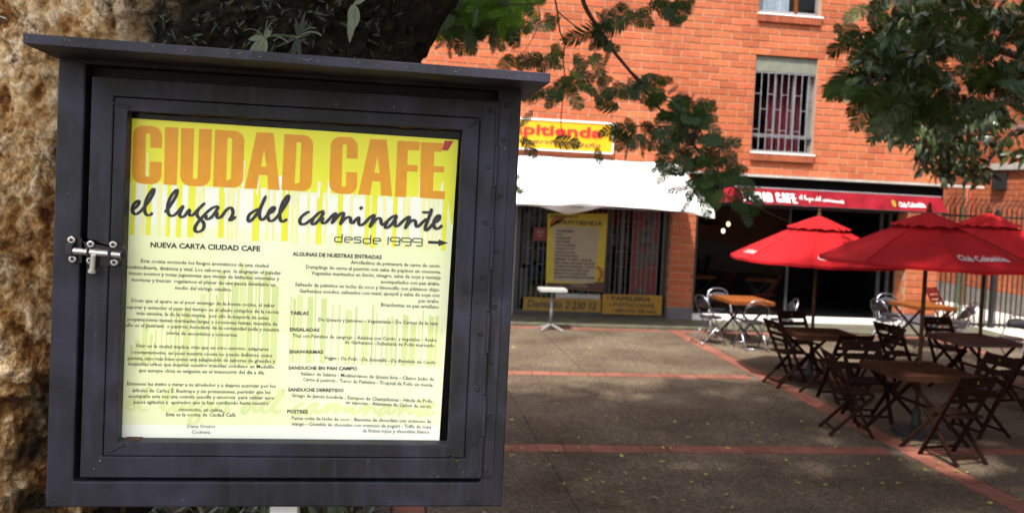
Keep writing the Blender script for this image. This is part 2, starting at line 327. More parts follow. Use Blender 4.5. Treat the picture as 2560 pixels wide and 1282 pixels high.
def empty(name, loc=(0, 0, 0), rz=0.0):
    o = bpy.data.objects.new(name, None); C.objects.link(o); o.location = loc; o.rotation_euler = (0, 0, rz); o.empty_display_size = 0.1; return o
def tag(o, label, cat=None, group=None, kind=None):
    if label: o['label'] = label
    if cat: o['category'] = cat
    if group: o['group'] = group
    if kind: o['kind'] = kind
    return o
def inst(name, me, parent, loc=None, mw=None):
    o = bpy.data.objects.new(name, me); C.objects.link(o); o.parent = parent
    if mw is not None: o.matrix_basis = mw
    elif loc is not None: o.location = loc
    return o
CH = {}
def children(o): return [c for c in C.objects if c.parent == o]
def dup(root, loc, rz, label, group=None):
    r = root.copy(); C.objects.link(r); r.location = loc; r.rotation_euler = (0, 0, rz); r['label'] = label
    if group: r['group'] = group
    for ch in children(root):
        c = ch.copy(); C.objects.link(c); c.parent = r
        for g in children(ch):
            d = g.copy(); C.objects.link(d); d.parent = c
    return r

# text -> flat 2D mesh ------------------------------------------------
def text2d(txt, offset=0.0, shear=0.0, res=2):
    cu = bpy.data.curves.new('t', 'FONT'); cu.body = txt; cu.size = 1.0; cu.offset = offset; cu.shear = shear; cu.resolution_u = res
    cu.fill_mode = 'FRONT'
    o = bpy.data.objects.new('t', cu); C.objects.link(o)
    dg = bpy.context.evaluated_depsgraph_get(); me = bpy.data.meshes.new_from_object(o.evaluated_get(dg))
    n = len(me.vertices); co = np.zeros(n*3); me.vertices.foreach_get('co', co); co = co.reshape(-1, 3)
    fs = [tuple(p.vertices) for p in me.polygons]
    bpy.data.objects.remove(o); bpy.data.curves.remove(cu); bpy.data.meshes.remove(me)
    return co[:, :2], fs
def text_line(mb, txt, p0, p1, cap, fn, offset=0.0, shear=0.0, up=(0.05, -1), res=2):
    """text from p0 to p1 (2D), cap height cap, fn maps 2D -> 3D"""
    co, fs = text2d(txt, offset, shear, res)
    if len(co) == 0: return
    x0, x1 = co[:, 0].min(), co[:, 0].max(); w_ = max(x1-x0, 1e-6)
    vs = []
    for x, y in co:
        a = (x-x0)/w_; k = y/0.729*cap
        vs.append(fn(p0[0]+(p1[0]-p0[0])*a+up[0]*k, p0[1]+(p1[1]-p0[1])*a+up[1]*k))
    mb.add(vs, fs)
def poly2d(splines):
    """filled 2D outline with holes -> verts, faces"""
    cu = bpy.data.curves.new('g', 'CURVE'); cu.dimensions = '2D'; cu.fill_mode = 'BOTH'
    for pts in splines:
        sp = cu.splines.new('POLY'); sp.points.add(len(pts)-1); sp.use_cyclic_u = True
        for q, (x, y) in zip(sp.points, pts): q.co = (x, y, 0, 1)
    o = bpy.data.objects.new('g', cu); C.objects.link(o)
    dg = bpy.context.evaluated_depsgraph_get(); me = bpy.data.meshes.new_from_object(o.evaluated_get(dg))
    co = [tuple(v.co)[:2] for v in me.vertices]; fs = [tuple(p.vertices) for p in me.polygons]
    bpy.data.objects.remove(o); bpy.data.curves.remove(cu); bpy.data.meshes.remove(me)
    return co, fs
def arc(cx, cy, rx, ry, a0, a1, n=8):
    return [(cx+rx*math.cos(math.radians(a0+(a1-a0)*i/n)), cy+ry*math.sin(math.radians(a0+(a1-a0)*i/n))) for i in range(n+1)]
# condensed heavy capitals in a unit box, v downwards
RX, RY = 0.36, 0.17
GL = {
 'C': [arc(RX, RY, RX, RY, 180, 270)+arc(1-RX, RY, RX, RY, 270, 360)+[(1, .37), (.60, .37), (.60, .17)]+arc(.52, .155, .08, .03, 0, -180, 6)+[(.44, .17), (.44, .84)]+arc(.52, .845, .08, .03, 180, 0, 6)+[(.60, .84), (.60, .61), (1, .61)]+arc(1-RX, 1-RY, RX, RY, 0, 90)+arc(RX, 1-RY, RX, RY, 90, 180)],
 'I': [[(0, 0), (1, 0), (1, 1), (0, 1)]],
 'U': [[(0, 0), (.42, 0), (.42, .84)]+arc(.5, .845, .08, .03, 180, 0, 6)+[(.58, .84), (.58, 0), (1, 0)]+arc(1-RX, 1-RY, RX, RY, 0, 90)+arc(RX, 1-RY, RX, RY, 90, 180)],
 'D': [[(0, 0)]+arc(1-RX, RY, RX, RY, 270, 360)+arc(1-RX, 1-RY, RX, RY, 0, 90)+[(0, 1)], [(.43, .13), (.43, .87), (.50, .87)]+arc(.52, .83, .07, .03, 80, 0, 4)+arc(.52, .16, .07, .03, 0, -80, 4)+[(.50, .13)]],
 'A': [[(.31, 0), (.80, 0), (1, 1), (.67, 1), (.645, .75), (.40, .75), (.345, 1), (0, 1)], [(.535, .30), (.455, .60), (.615, .60)]],
 'F': [[(0, 0), (.97, 0), (.93, .155), (.46, .155), (.46, .42), (.90, .42), (.90, .535), (.46, .535), (.46, 1), (0, 1)]],
 'E': [[(0, 0), (.86, 0), (.80, .155), (.52, .155), (.52, .415), (.92, .415), (.92, .525), (.52, .525), (.52, .86), (1, .86), (1, 1), (0, 1)]],
}
GLM = {k: poly2d(v) for k, v in GL.items()}
def glyph(mb, ch, q, fn):
    """q = four 2D corners TL TR BR BL"""
    co, fs = GLM[ch]; vs = []
    for x, y in co:
        tx = q[0][0]*(1-x)+q[1][0]*x, q[0][1]*(1-x)+q[1][1]*x; bx = q[3][0]*(1-x)+q[2][0]*x, q[3][1]*(1-x)+q[2][1]*x
        vs.append(fn(tx[0]*(1-y)+bx[0]*y, tx[1]*(1-y)+bx[1]*y))
    mb.add(vs, fs)
TITLE = [('C', (98, 128), (316, 140), (308, 572), (88, 560)), ('I', (335, 143), (437, 147), (422, 574), (328, 570)), ('U', (455, 150), (686, 160), (670, 587), (447, 577)),
 ('D', (708, 163), (928, 175), (915, 597), (692, 585)), ('A', (935, 178), (1195, 190), (1188, 611), (928, 598)), ('D', (1224, 195), (1440, 207), (1425, 624), (1202, 610)),
 ('C', (1570, 212), (1772, 222), (1762, 647), (1555, 632)), ('A', (1785, 228), (2035, 240), (2025, 656), (1773, 643)), ('F', (2065, 245), (2240, 254), (2225, 670), (2045, 660)), ('E', (2240, 255), (2437, 265), (2415, 680), (2230, 668))]
def tpx(p): return (300+p[0]/2.9767, 270+p[1]/2.9767)
# brush script strokes (photo pixels)
S1 = [[(105,430),(165,400),(215,350),(232,300),(205,290),(160,330),(130,400),(140,465),(185,490),(245,455),(300,395),(390,280),(450,170),(455,110),(425,130),(355,240),(320,370),(322,460),(355,502),(405,500),(438,465)],
 [(622,465),(680,395),(745,300),(800,200),(812,130),(785,135),(715,225),(672,340),(668,440),(692,500),(740,515),(800,480),(870,400),(912,358)], [(912,358),(870,440),(850,500),(880,535),(930,510),(975,445),(1012,412)], [(1010,415),(992,470),(1012,508),(1055,500),(1110,440),(1180,370),(1238,318)],
 [(1238,318),(1175,375),(1125,435),(1115,500),(1155,560),(1205,605),(1222,660),(1200,725),(1140,758),(1090,745),(1085,690),(1130,610),(1200,530),(1260,465),(1350,395),(1440,365)], [(1262,500),(1250,545),(1280,565),(1340,530),(1400,450),(1448,370)], [(1425,455),(1415,520),(1440,548),(1490,520),(1550,440),(1605,395),(1645,405),(1662,465),(1640,530),(1612,580),(1650,570),(1708,525)],
 [(2060,405),(1990,440),(1915,495),(1890,560),(1912,600),(1965,560),(2040,465),(2105,340),(2165,208)], [(2165,208),(2110,330),(2072,430),(2065,515),(2092,570),(2135,560),(2200,490),(2265,450),(2295,400),(2270,385),(2220,435),(2192,510),(2212,580),(2260,590),(2320,545),(2385,465),(2450,365),(2500,275),(2508,212),(2480,225),(2420,315),(2385,420),(2372,515),(2390,585),(2430,600),(2488,562)]]
S2 = [[(335,300),(285,315),(210,375),(180,435),(200,485),(260,485),(340,430),(400,385),(470,320),(552,285)], [(400,385),(365,455),(382,490),(430,470),(500,390),(550,300)], [(540,385),(520,435),(530,470),(575,465),(640,400),(690,345),(728,328),(705,400),(662,485)], [(662,485),(735,400),(795,335),(845,322),(832,400),(790,500)], [(790,500),(855,420),(915,382),(950,402),(958,455),(990,470),(1030,425),(1078,388),(1078,440),(1085,492),(1120,502),(1170,470),(1235,400),(1312,352),(1290,430),(1240,540)],
 [(1240,540),(1305,455),(1365,402),(1408,410),(1422,475),(1452,498),(1500,455),(1580,385),(1662,350)], [(1525,440),(1482,515),(1502,545),(1560,510),(1625,430),(1662,355)], [(1645,430),(1628,485),(1650,520),(1695,498),(1765,428),(1848,378),(1828,450),(1778,562)], [(1778,562),(1845,470),(1905,428),(1940,450),(1952,515),(1985,522),(2045,465),(2110,405)], [(2190,250),(2165,340),(2110,480),(2090,555),(2112,580),(2160,540),(2215,478),(2290,430),(2310,372),(2282,360),(2230,430),(2220,510),(2250,555),(2300,548),(2350,502)], [(2042,305),(2120,310),(2190,298)], [(1095,262),(1112,245),(1132,222)]]
def smooth2(pts, k=5):
    P = [np.array(p, float) for p in pts]; out = []
    for i in range(len(P)-1):
        a = P[max(i-1, 0)]; b = P[i]; c = P[i+1]; d = P[min(i+2, len(P)-1)]
        for j in range(k):
            t = j/k; out.append(0.5*((2*b)+(c-a)*t+(2*a-5*b+4*c-d)*t*t+(3*b-a-3*c+d)*t**3))
    out.append(P[-1]); return out
def script(mb, fn, width=5.2, jit=2e-5, k=5):
    """fn(u,v,layer)"""
    lay = 0
    for S, (ox, oy) in ((S1, (310, 455)), (S2, (720, 480))):
        for st in S:
            pts = smooth2([(ox+x/6.095, oy+y/6.095) for x, y in st], k); n = len(pts); L = []
            for i, p in enumerate(pts):
                d = pts[min(i+1, n-1)]-pts[max(i-1, 0)]; d = d/(np.linalg.norm(d)+1e-9); q = np.array([-d[1], d[0]])
                ang = math.atan2(-d[1], d[0]); wd = width*(0.62+0.42*abs(math.sin(ang-0.15)))*(1.0 if 1 < i < n-2 else 0.7)
                L.append((p-q*wd/2, p+q*wd/2))
            for i in range(n-1):
                lay += 1; a, b = L[i]; c, d = L[i+1]
                ctr = (a+b+c+d)/4
                e = [x+(x-ctr)*0.06 for x in (a, b, d, c)]
                mb.add([fn(x[0], x[1], lay*jit) for x in e], [(0, 1, 2, 3)])

# ================================================================== SETTING: ground
def struct(o): o['kind'] = 'structure'; return o
g = MB().add([(-150, -150, -0.03), (150, -150, -0.03), (150, 150, -0.03), (-150, 150, -0.03)], [(0, 1, 2, 3)])
ground = struct(g.build('ground', MORTARD))
plaza = struct(empty('plaza_pavement'))
BX = [-9.82, -4.78, 0.26, 5.30, 10.34, 15.38, 20.4]; BY = [-6.1, -2.5, 1.1, 4.68, 8.28, 11.75, 15.75]; BW = 0.125
# concrete panels between the brick bands, each a piece of its own
random.seed(3)
for i in range(len(BX)-1):
    xs = [BX[i]+BW+0.006, BX[i]+1.29, BX[i]+2.50, BX[i]+3.69, BX[i+1]-BW-0.006]
    for j in range(len(BY)-1):
        for k in range(4):
            x0, x1 = xs[k]+0.004, xs[k+1]-0.004; y0, y1 = BY[j]+BW+0.008, BY[j+1]-BW-0.008
            z = -0.004*random.random()
            MB().box(x0, x1, y0, y1, -0.028, z).build('concrete_slab', GROUND, plaza)
# brick bands
bme = MB().box(-.1225, .1225, -.118, .118, -.028, 0.001).mesh('paving_brick', BRICKF)
bme2 = MB().box(-.118, .118, -.1225, .1225, -.028, 0.001).mesh('paving_brick', BRICKF)
cand = []
for y in BY:
    x = BX[0]
    while x < BX[-1]:
        if all(abs(x-b) > 0.12 for b in BX): cand.append((x, y, 0))
        x += 0.2545
for x in BX:
    y = BY[0]
    while y < BY[-1]+0.1: cand.append((x, y, 1)); y += 0.2545
def vis(p):
    if p[1] < 3: return False
    u, v = PR(p); return -20 < u < 2580 and -20 < v < 1300 and not (140 < u < 1250 and v < 1250)
cand.sort(key=lambda c: (not vis((c[0], c[1], 0)), c[0]**2+c[1]**2))
rest = MB()
for i, (x, y, o_) in enumerate(cand):
    dz = -0.005*random.random()
    if i < 290:
        inst('brick', (bme, bme2)[o_], plaza, mw=Matrix.Translation((x, y, dz)) @ Matrix.Rotation(random.uniform(-.02, .02), 4, 'Z'))
    else:
        a, b = (.1225, .118) if o_ == 0 else (.118, .1225)
        rest.box(x-a, x+a, y-b, y+b, -.028, dz)
rest.build('brickwork', BRICKF, plaza, kind='stuff')
# grout bed under the bands, just below the bricks
gb = MB()
for y in BY: gb.add([(BX[0], y-.13, -.012), (BX[-1], y-.13, -.012), (BX[-1], y+.13, -.012), (BX[0], y+.13, -.012)], [(0, 1, 2, 3)])
gb.build('grout', MORTARD, plaza)
# walkway along the shops
walk = struct(MB().box(-12, 12.3, 15.94, 17.6, -0.03, 0.03).build('walkway', WALK))
side = struct(MB().box(12.304, 15.1, 15.9, 60, -0.03, 0.012).build('side_path', CONC))
struct(MB().box(20.53, 24, -9, 15.896, -0.03, -0.012).build('side_ground', GROUND))
# planting bed behind the menu case
bed = struct(MB().box(-4.6, 0.12, 3.9, 6.72, -0.025, 0.05).build('planting_bed', SOIL))
kb = MB()
for i in range(18): kb.box(-4.6+i*.26, -4.6+i*.26+.25, 6.73, 6.85, -.02, .06)
kb.build('kerb', BRICKF, bed)
# fallen leaves
fl = MB(); random.seed(5)
def fleaf(x, y, s):
    a = random.uniform(0, 6.28); c_, s_ = math.cos(a), math.sin(a); n = 6; k = random.uniform(.3, .6); z = 0.006
    pts = [(math.cos(t)*s, math.sin(t)*s*k) for t in [2*math.pi*i/n for i in range(n)]]
    fl.add([(x+px*c_-py*s_, y+px*s_+py*c_, z+random.uniform(0, .012)) for px, py in pts], [tuple(range(n))])
for _ in range(210):
    x, y = random.uniform(.6, 11), random.uniform(5.8, 15.2)
    if random.random() < 0.55: y = random.uniform(5.8, 9.5); x = random.uniform(1.2, 5.5)
    fleaf(x, y, random.choice([.010, .014, .02, .028]))
for (u, v) in [(2003,1055),(1902,1107),(1972,1159),(2170,1160),(2205,1209),(1820,1122),(1730,1207),(2390,1178),(2475,1258),(1610,1198),(1635,1245),(1965,1152),(1500,995),(1280,1140),(1655,1155),(2547,1250),(1395,1010),(1830,1270),(1720,1095)]:
    p = G(u, v); fleaf(p[0], p[1], .035)
tag(fl.build('fallen_leaves', FALL), 'small yellow green leaves fallen on the plaza paving', 'fallen leaves', kind='stuff')

# ================================================================== BRICK BUILDING WITH THE SHOPS
YF = 17.14; BL, BH = 0.40, 0.1388
def make_brick(L, Hh, D, m, seed):
    r = random.Random(seed); c = 0.006; j = lambda: r.uniform(-.0025, .0025)
    x, z = L/2, Hh/2
    vs = [(-x+j(), 0.004, -z+j()), (x+j(), 0.004, -z+j()), (x+j(), 0.004, z+j()), (-x+j(), 0.004, z+j()),
          (-x+c, 0, -z+c), (x-c, 0, -z+c), (x-c, 0, z-c), (-x+c, 0, z-c),
          (-x, D, -z), (x, D, -z), (x, D, z), (-x, D, z)]
    fs = [(4, 5, 6, 7), (0, 1, 5, 4), (1, 2, 6, 5), (2, 3, 7, 6), (3, 0, 4, 7), (0, 8, 9, 1), (1, 9, 10, 2), (2, 10, 11, 3), (3, 11, 8, 0)]
    return vs, fs
BV = [make_brick(BL-.018, BH-.019, .03, BRICK, s) for s in range(4)]
BME = []
for vs, fs in BV:
    BME.append(MB().add(vs, fs).mesh('wall_brick', BRICK))
def brick_field(parent, u0, u1, z0, z1, holes, place, parts, zbase=2.965, off=(0, 0, 0), jit=0.004):
    """place(u,z,depth)->world; bricks list sorted by distance, first `parts` as own objects"""
    lst = []; k0 = int(math.floor((z0-zbase)/BH)); k = k0
    while zbase+k*BH < z1-0.02:
        zc = zbase+(k+.5)*BH; shift = (k % 2)*BL/2 + random.uniform(-.006, .006)
        u = u0-BL+((shift) % BL)
        while u < u1:
            a, b = max(u+.007, u0+.002), min(u+BL-.007, u1-.002)
            segs = [(a, b)]
            for (ha, hb, hz0, hz1) in holes:
                if zc > hz0 and zc < hz1:
                    ns = []
                    for (p, q) in segs:
                        if q <= ha or p >= hb: ns.append((p, q)); continue
                        if p < ha-.03: ns.append((p, ha-.003))
                        if q > hb+.03: ns.append((hb+.003, q))
                    segs = ns
            for (p, q) in segs:
                if q-p > .03: lst.append(((p+q)/2, zc, q-p))
            u += BL
        k += 1
    return lst
building = tag(empty('brick_building', (6, YF, 0)), 'orange brick building with barred window, two ground floor shops and a thin concrete ledge', 'building')
BO = (6, YF, 0)
holes = [(7.14, 8.44, 3.42, 5.36), (7.14, 8.44, 6.16, 8.1), (1.0, 2.3, 6.16, 8.1), (-3.4, -2.1, 3.42, 5.36), (-3.4, -2.1, 6.16, 8.1)]
XL, XR = -10.0, 11.32
# mortar wall made of boxes round the openings
mw = MB(); ys = (YF+.010, YF+.28)
xs_ = sorted({XL, XR}|{h[0] for h in holes}|{h[1] for h in holes}); zs_ = sorted({2.965, 9.5}|{h[2] for h in holes}|{h[3] for h in holes})
for i in range(len(xs_)-1):
    for j in range(len(zs_)-1):
        cx, cz = (xs_[i]+xs_[i+1])/2, (zs_[j]+zs_[j+1])/2
        if any(h[0] < cx < h[1] and h[2] < cz < h[3] for h in holes): continue
        mw.box(xs_[i], xs_[i+1], ys[0], ys[1], zs_[j], zs_[j+1])
wall = mw.build('wall', MORTAR, building, BO)
MB().box(XL, XR, YF+9, YF+9.2, 0, 9.5).box(XL, XL+.2, YF+.3, YF+9, 0, 9.5).box(XL, XR, YF+.3, YF+9, 9.4, 9.5).build('rear_walls', MORTAR, building, BO)
MB().box(XR-.27, XR-.001, YF+.29, YF+9, 2.965, 9.38).build('end_wall', BRICK, building, BO)
lst = brick_field(building, XL, XR, 2.965, 9.5, holes, None, 300)
def seen(x, z):
    u, v = PR((x, YF, z)); return 1040 < u < 2400 and -10 < v < 480 and not (u < 1376 and v > 90+.076*(u-57))
lst.sort(key=lambda c: (not seen(c[0], c[1]), -c[2] < -.3 and 0 or 1, (c[0])**2+(c[1]-H)**2))
brest = MB()
for i, (x, z, L) in enumerate(lst):
    dy = random.uniform(-.003, .003); sx_ = L/(BL-.014)
    if i < 285:
        inst('brick', BME[i % 4], building, mw=Matrix.Translation((x-6, dy, z)) @ Matrix.Rotation(random.uniform(-.004, .004), 4, 'Y') @ Matrix.Diagonal((sx_, 1, 1, 1)))
    else:
        vs, fs = BV[i % 4]; brest.add([(x+vx*sx_, YF+dy+vy, z+vz) for vx, vy, vz in vs], fs)
# ground floor brickwork: pillar, left wall, right pillar
gf = []
for (a, b, z0) in ((5.60, 6.09, .26), (XL, 1.55, .26), (10.62, 11.32, .26)):
    gf += [(a, b, z0)]
    MB().box(a, b, YF+.010, YF+.45, .03, 2.90).build('pillar' if b-a < 2 else 'shop_wall', MORTAR, building, BO)
    MB().box(a-.012, b+.012, YF-.012, YF+.46, .03, .255).build('plinth', CONCG, building, BO)
    l2 = brick_field(building, a, b, .26, 2.9, [], None, 0, zbase=.262)
    for i, (x, z, L) in enumerate(l2):
        vs, fs = BV[i % 4]; sx_ = L/(BL-.014); brest.add([(x+vx*sx_, YF+vy-.001, z+vz) for vx, vy, vz in vs], fs)
    if b-a < 1:   # sides of the pillars
        for side in (a, b):
            sg = -1 if side == a else 1
            for k in range(19):
                z = .262+(k+.5)*BH; brest.box(min(side, side+sg*.004), max(side, side+sg*.004), YF+.03+(.1 if k % 2 else 0), YF+.40, z-.062, z+.062)
brest.build('brickwork', BRICK, building, BO, kind='stuff')
# concrete ledge, and a black beam painted as the shaded gap below
MB().box(5.9, 12.1, YF-.20, YF+.30, 2.915, 2.962).build('concrete_ledge', CONC, building, BO)
MB().box(6.1, 11.32, YF-.02, YF+.24, 2.60, 2.905).build('gap_shade', BLACKW, building, BO)
MB().box(XL, 5.9, YF-.001, YF+.28, 2.905, 2.960).build('lintel', CONC, building, BO)
# windows
def window(x0, x1, z0, z1, low):
    yb = YF+.16
    fr = MB()
    for (a, b, c, d) in ((x0, x0+.05, z0, z1), (x1-.05, x1, z0, z1), (x0+.05, x1-.05, z0, z0+.05), (x0+.05, x1-.05, z1-.05, z1)): fr.box(a, b, yb, yb+.05, c, d)
    wf = fr.build('window', GREYF, building, BO)
    MB().box(x0+.05, x1-.05, yb+.02, yb+.026, z0+.05, z1-.05).build('pane', GLASSD, wf, BO)
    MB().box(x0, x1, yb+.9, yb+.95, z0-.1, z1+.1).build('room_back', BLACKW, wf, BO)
    sill = MB().box(x0-.03, x1+.03, YF-.06, yb, z0-.035, z0-.002)
    sill.build('sill', WHITEP, wf, BO)
    rb = MB(); x = x0-.02
    while x < x1-.03:
        rb.box(x+.003, x+.066, YF-.055, YF+.02, z0-.17, z0-.038); x += .0695
    rb.build('sill_bricks', BRICKS, wf, BO)
    cm = MB(); n = 36; cx0, cx1 = (x0+.40, x1-.20) if low else (x0+.1, x0+.75)
    vs = []
    for i in range(n+1):
        x = cx0+(cx1-cx0)*i/n; y = yb+.16+.03*math.sin(i*1.9)+.015*math.sin(i*.7); vs += [(x, y, z0+.05), (x, y, z1-.1)]
    cm.add(vs, [(2*i, 2*i+2, 2*i+3, 2*i+1) for i in range(n)]).build('curtain', CURT if low else CURTW, wf, BO)
    if low:
        MB().box(x0+.01, x1-.005, YF+.05, YF+.14, z1-.34, z1-.03).build('shutter_box', SHUT, wf, BO)
        MB().box(x0, x1, YF+.10, YF+.15, z0+.30, z0+.37).build('transom', GREYF, wf, BO)
        MB().box(x0+.47, x0+.51, YF+.12, YF+.16, z0+.37, z1-.36).box(x0+.86, x0+.90, YF+.12, YF+.16, z0+.37, z1-.36).build('mullion', GREYF, wf, BO)
        MB().box(x1-.13, x1-.05, YF+.145, YF+.155, z0+.37, z1-.38).build('sash_edge', GREYF, wf, BO)
        nb = 9; zt = z1-.37; dx = (x1-x0)/nb
        for i in range(nb+1):
            x = x0+.01+i*(x1-x0-.02)/nb
            MB().box(x-.0055, x+.0055, YF+.03, YF+.041, z0+.01, zt).build('grille_bar', WHITEBAR, wf, BO)
        hb = MB().box(x0, x1, YF+.028, YF+.040, zt, zt+.014).box(x0, x1, YF+.028, YF+.040, z0+.01, z0+.024)
        for i in range(nb):
            a = x0+.01+i*(x1-x0-.02)/nb; b = a+(x1-x0-.02)/nb
            for zz in ((zt-.42, z0+.44) if i % 2 == 0 else (z0+.85,)): hb.box(a+.007, b-.007, YF+.031, YF+.043, zz, zz+.010)
        hb.build('grille_rails', WHITEBAR, wf, BO)
    else:
        MB().box(x0+.80, x0+.87, yb-.01, yb+.06, z0+.05, z1-.05).build('mullion', WOODO, wf, BO)
        MB().box(x0+.05, x1-.05, yb-.005, yb+.055, z0+.052, z0+.09).build('sash_rail', WHITEBAR, wf, BO)
for h in holes: window(*h, low=(h[2] < 4))

# ---- shop front of the left shop (grille, glass, goods behind)
sf = MB()
for (a, b) in ((2.40, 2.62), (4.62, 4.70), (5.50, 5.60)): sf.box(a, b, YF+.22, YF+.30, .03, 2.78)
sf.box(2.40, 5.60, YF+.22, YF+.30, 2.78, 2.86)
sfo = sf.build('shop_front', DARKF, building, BO)
MB().box(2.30, 2.335, YF+.02, YF+.10, .03, 2.2).box(2.44, 2.50, YF-.02, YF+.10, .03, 2.2).build('door_jamb', GREYF, sfo, BO)
MB().box(2.7, 5.5, YF+.26, YF+.266, .1, 2.85).build('glass', GLASSD, sfo, BO)
MB().box(1.55, 5.6, YF+.2, YF+.45, .03, .10).build('threshold', CONCG, sfo, BO)
gb_ = bpy.data.meshes
vbar = MB().box(-.006, .006, 0, .012, 0, 2.45).mesh('grille_bar', mat('dull grille steel', (.12, .12, .125), .5, metal=.3))
x = 2.66
while x < 5.5:
    inst('grille_bar', vbar, sfo, (x-6, .19, .08)); x += .105
hb = MB()
for zz in (.42, 1.0, 1.30, 1.9, 2.4): 
    x = 2.66; k = 0
    while x < 5.4:
        if (k+int(zz*10)) % 3 != 0 or zz in (2.4,): hb.box(x+.006, x+.099, YF+.192, YF+.202, zz, zz+.012)
        x += .105; k += 1
hb.build('grille_rails', mat('dull grille steel', (.12, .12, .125)), sfo, BO)
for (a, b, z0, z1) in ((4.35, 4.47, .2, 2.3), (2.70, 2.84, 1.0, 2.0), (2.66, 2.82, .3, .9)):
    MB().box(a, b, YF+.30, YF+.33, z0, z1).build('inner_panel', mat('dull grey panel', (.10, .10, .11), .6), sfo, BO)
# interior boxes
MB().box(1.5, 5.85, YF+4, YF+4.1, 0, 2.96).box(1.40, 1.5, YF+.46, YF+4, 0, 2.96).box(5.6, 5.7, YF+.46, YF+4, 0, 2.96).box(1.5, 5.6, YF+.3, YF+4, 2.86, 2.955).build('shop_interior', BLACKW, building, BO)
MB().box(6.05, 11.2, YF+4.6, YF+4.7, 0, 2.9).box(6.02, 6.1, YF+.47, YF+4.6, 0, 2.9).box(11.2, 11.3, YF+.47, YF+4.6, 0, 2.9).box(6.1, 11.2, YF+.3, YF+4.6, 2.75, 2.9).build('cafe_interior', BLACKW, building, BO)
MB().box(1.5, 11.3, YF+.46, YF+4.6, -.02, .028).build('inner_floor', mat('dark floor tile', (.03, .028, .026), .5), building, BO)
# cafe glass front, frames, white threshold
cf = MB()
for (a, b) in ((6.12, 6.16), (6.22, 6.26), (10.20, 10.26), (10.40, 10.46), (8.2, 8.24)): cf.box(a, b, YF+.36, YF+.42, .05, 2.62)
cf.box(6.16, 10.6, YF+.37, YF+.41, 2.3, 2.36)
cfo = cf.build('cafe_front', DARKF, building, BO)
MB().box(6.28, 8.18, YF+.385, YF+.391, .1, 2.28).build('glass', GLASSD, cfo, BO)
MB().box(10.27, 10.60, YF+.385, YF+.391, .1, 2.28).build('glass', GLASSD, cfo, BO)
MB().box(6.10, 10.62, YF-.06, YF+.34, .032, .11).build('threshold', WHITEP, cfo, BO)

# goods on shelves inside the left shop
shelf = tag(empty('display_shelf', (4.0, YF+.9, .03)), 'display shelf packed with small coloured goods inside the barred shop', 'shelf')
so = (4.0, YF+.9, .03)
MB().box(2.9, 5.1, YF+1.1, YF+1.13, .03, 2.5).build('back_panel', BLACKM, shelf, so)
for k in range(6): MB().box(2.9, 5.1, YF+.8, YF+1.09, .25+k*.38, .27+k*.38).build('shelf_board', DARKF, shelf, so)
random.seed(12)
cols = [(.35, .03, .02), (.3, .22, .03), (.05, .08, .25), (.3, .3, .28), (.05, .16, .05), (.25, .1, .02)]
gm = [mat('package print %s' % n_, tuple(k*.45 for k in c), .5) for n_, c in zip(('red', 'yellow', 'blue', 'white', 'green', 'brown'), cols)]
for k in range(6):
    x = 2.95
    while x < 5.0:
        w_ = random.uniform(.06, .16); h_ = random.uniform(.1, .28)
        if random.random() < .8: 
            o = MB().box(x, x+w_, YF+.82, YF+.95, .271+k*.38, .271+k*.38+h_).build('package', random.choice(gm), shelf, so)
        x += w_+.03

# ================================================================== WHITE AWNING
aw = tag(empty('white_awning', (4, YF-.01, 2.2)), 'white vinyl awning with a sagging scalloped edge over the left shop', 'awning'); AO = (4, YF-.01, 2.2)
mb = MB(); nx, ny = 60, 10; x0, x1 = .9, 5.66; vs = []
def edge_z(x):
    # sagging lower hem
    return 2.215+.015*math.sin(x*2.1)
for i in range(nx+1):
    x = x0+(x1-x0)*i/nx
    for j in range(ny+1):
        t = j/ny
        z = 3.09*(1-t)+edge_z(x)*t - .05*math.sin(math.pi*t)*(1+.5*math.sin(x*1.7)) + .012*math.sin(x*5+t*4)+.01*math.sin(x*2.3)
        vs.append((x+.06*t, YF-.012-1.93*t, z))
mb.add(vs, [(i*(ny+1)+j, (i+1)*(ny+1)+j, (i+1)*(ny+1)+j+1, i*(ny+1)+j+1) for i in range(nx) for j in range(ny)])
o = mb.build('canopy', VINYL, aw, AO, smooth=True)
sm = o.modifiers.new('thick', 'SOLIDIFY'); sm.thickness = .006
# valance
mb = MB(); vs = []; nx = 90; ny = 6
hem_pts = [(.9, 2.12), (1.6, 2.03), (2.26, 2.17), (2.6, 2.16), (2.9, 2.09), (3.13, 2.035), (3.35, 2.09), (3.7, 2.20), (4.0, 2.225), (4.4, 2.235), (4.8, 2.225), (5.1, 2.19), (5.4, 2.14), (5.72, 2.085)]
hx = [p[0] for p in hem_pts]; hz = [p[1] for p in hem_pts]
for i in range(nx+1):
    x = x0+(x1+.06-x0)*i/nx; zt = edge_z(min(x, x1)); zb = min(np.interp(x, hx, hz), zt-.012)
    for j in range(ny+1):
        t = j/ny; d = (zt-zb)
        vs.append((x, YF-1.945+(.85 if x < 4.4 else max(.85-(x-4.4)*1.1, .05))*t*d-.06*t*math.sin(x*9.0+1)*min(d*6, 1)-.03*math.exp(-((x-3.13)/.12)**2)*t, zt*(1-t)+zb*t))
mb.add(vs, [(i*(ny+1)+j, (i+1)*(ny+1)+j, (i+1)*(ny+1)+j+1, i*(ny+1)+j+1) for i in range(nx) for j in range(ny)])
o = mb.build('valance', VINYL, aw, AO, smooth=True); sm = o.modifiers.new('thick', 'SOLIDIFY'); sm.thickness = .004
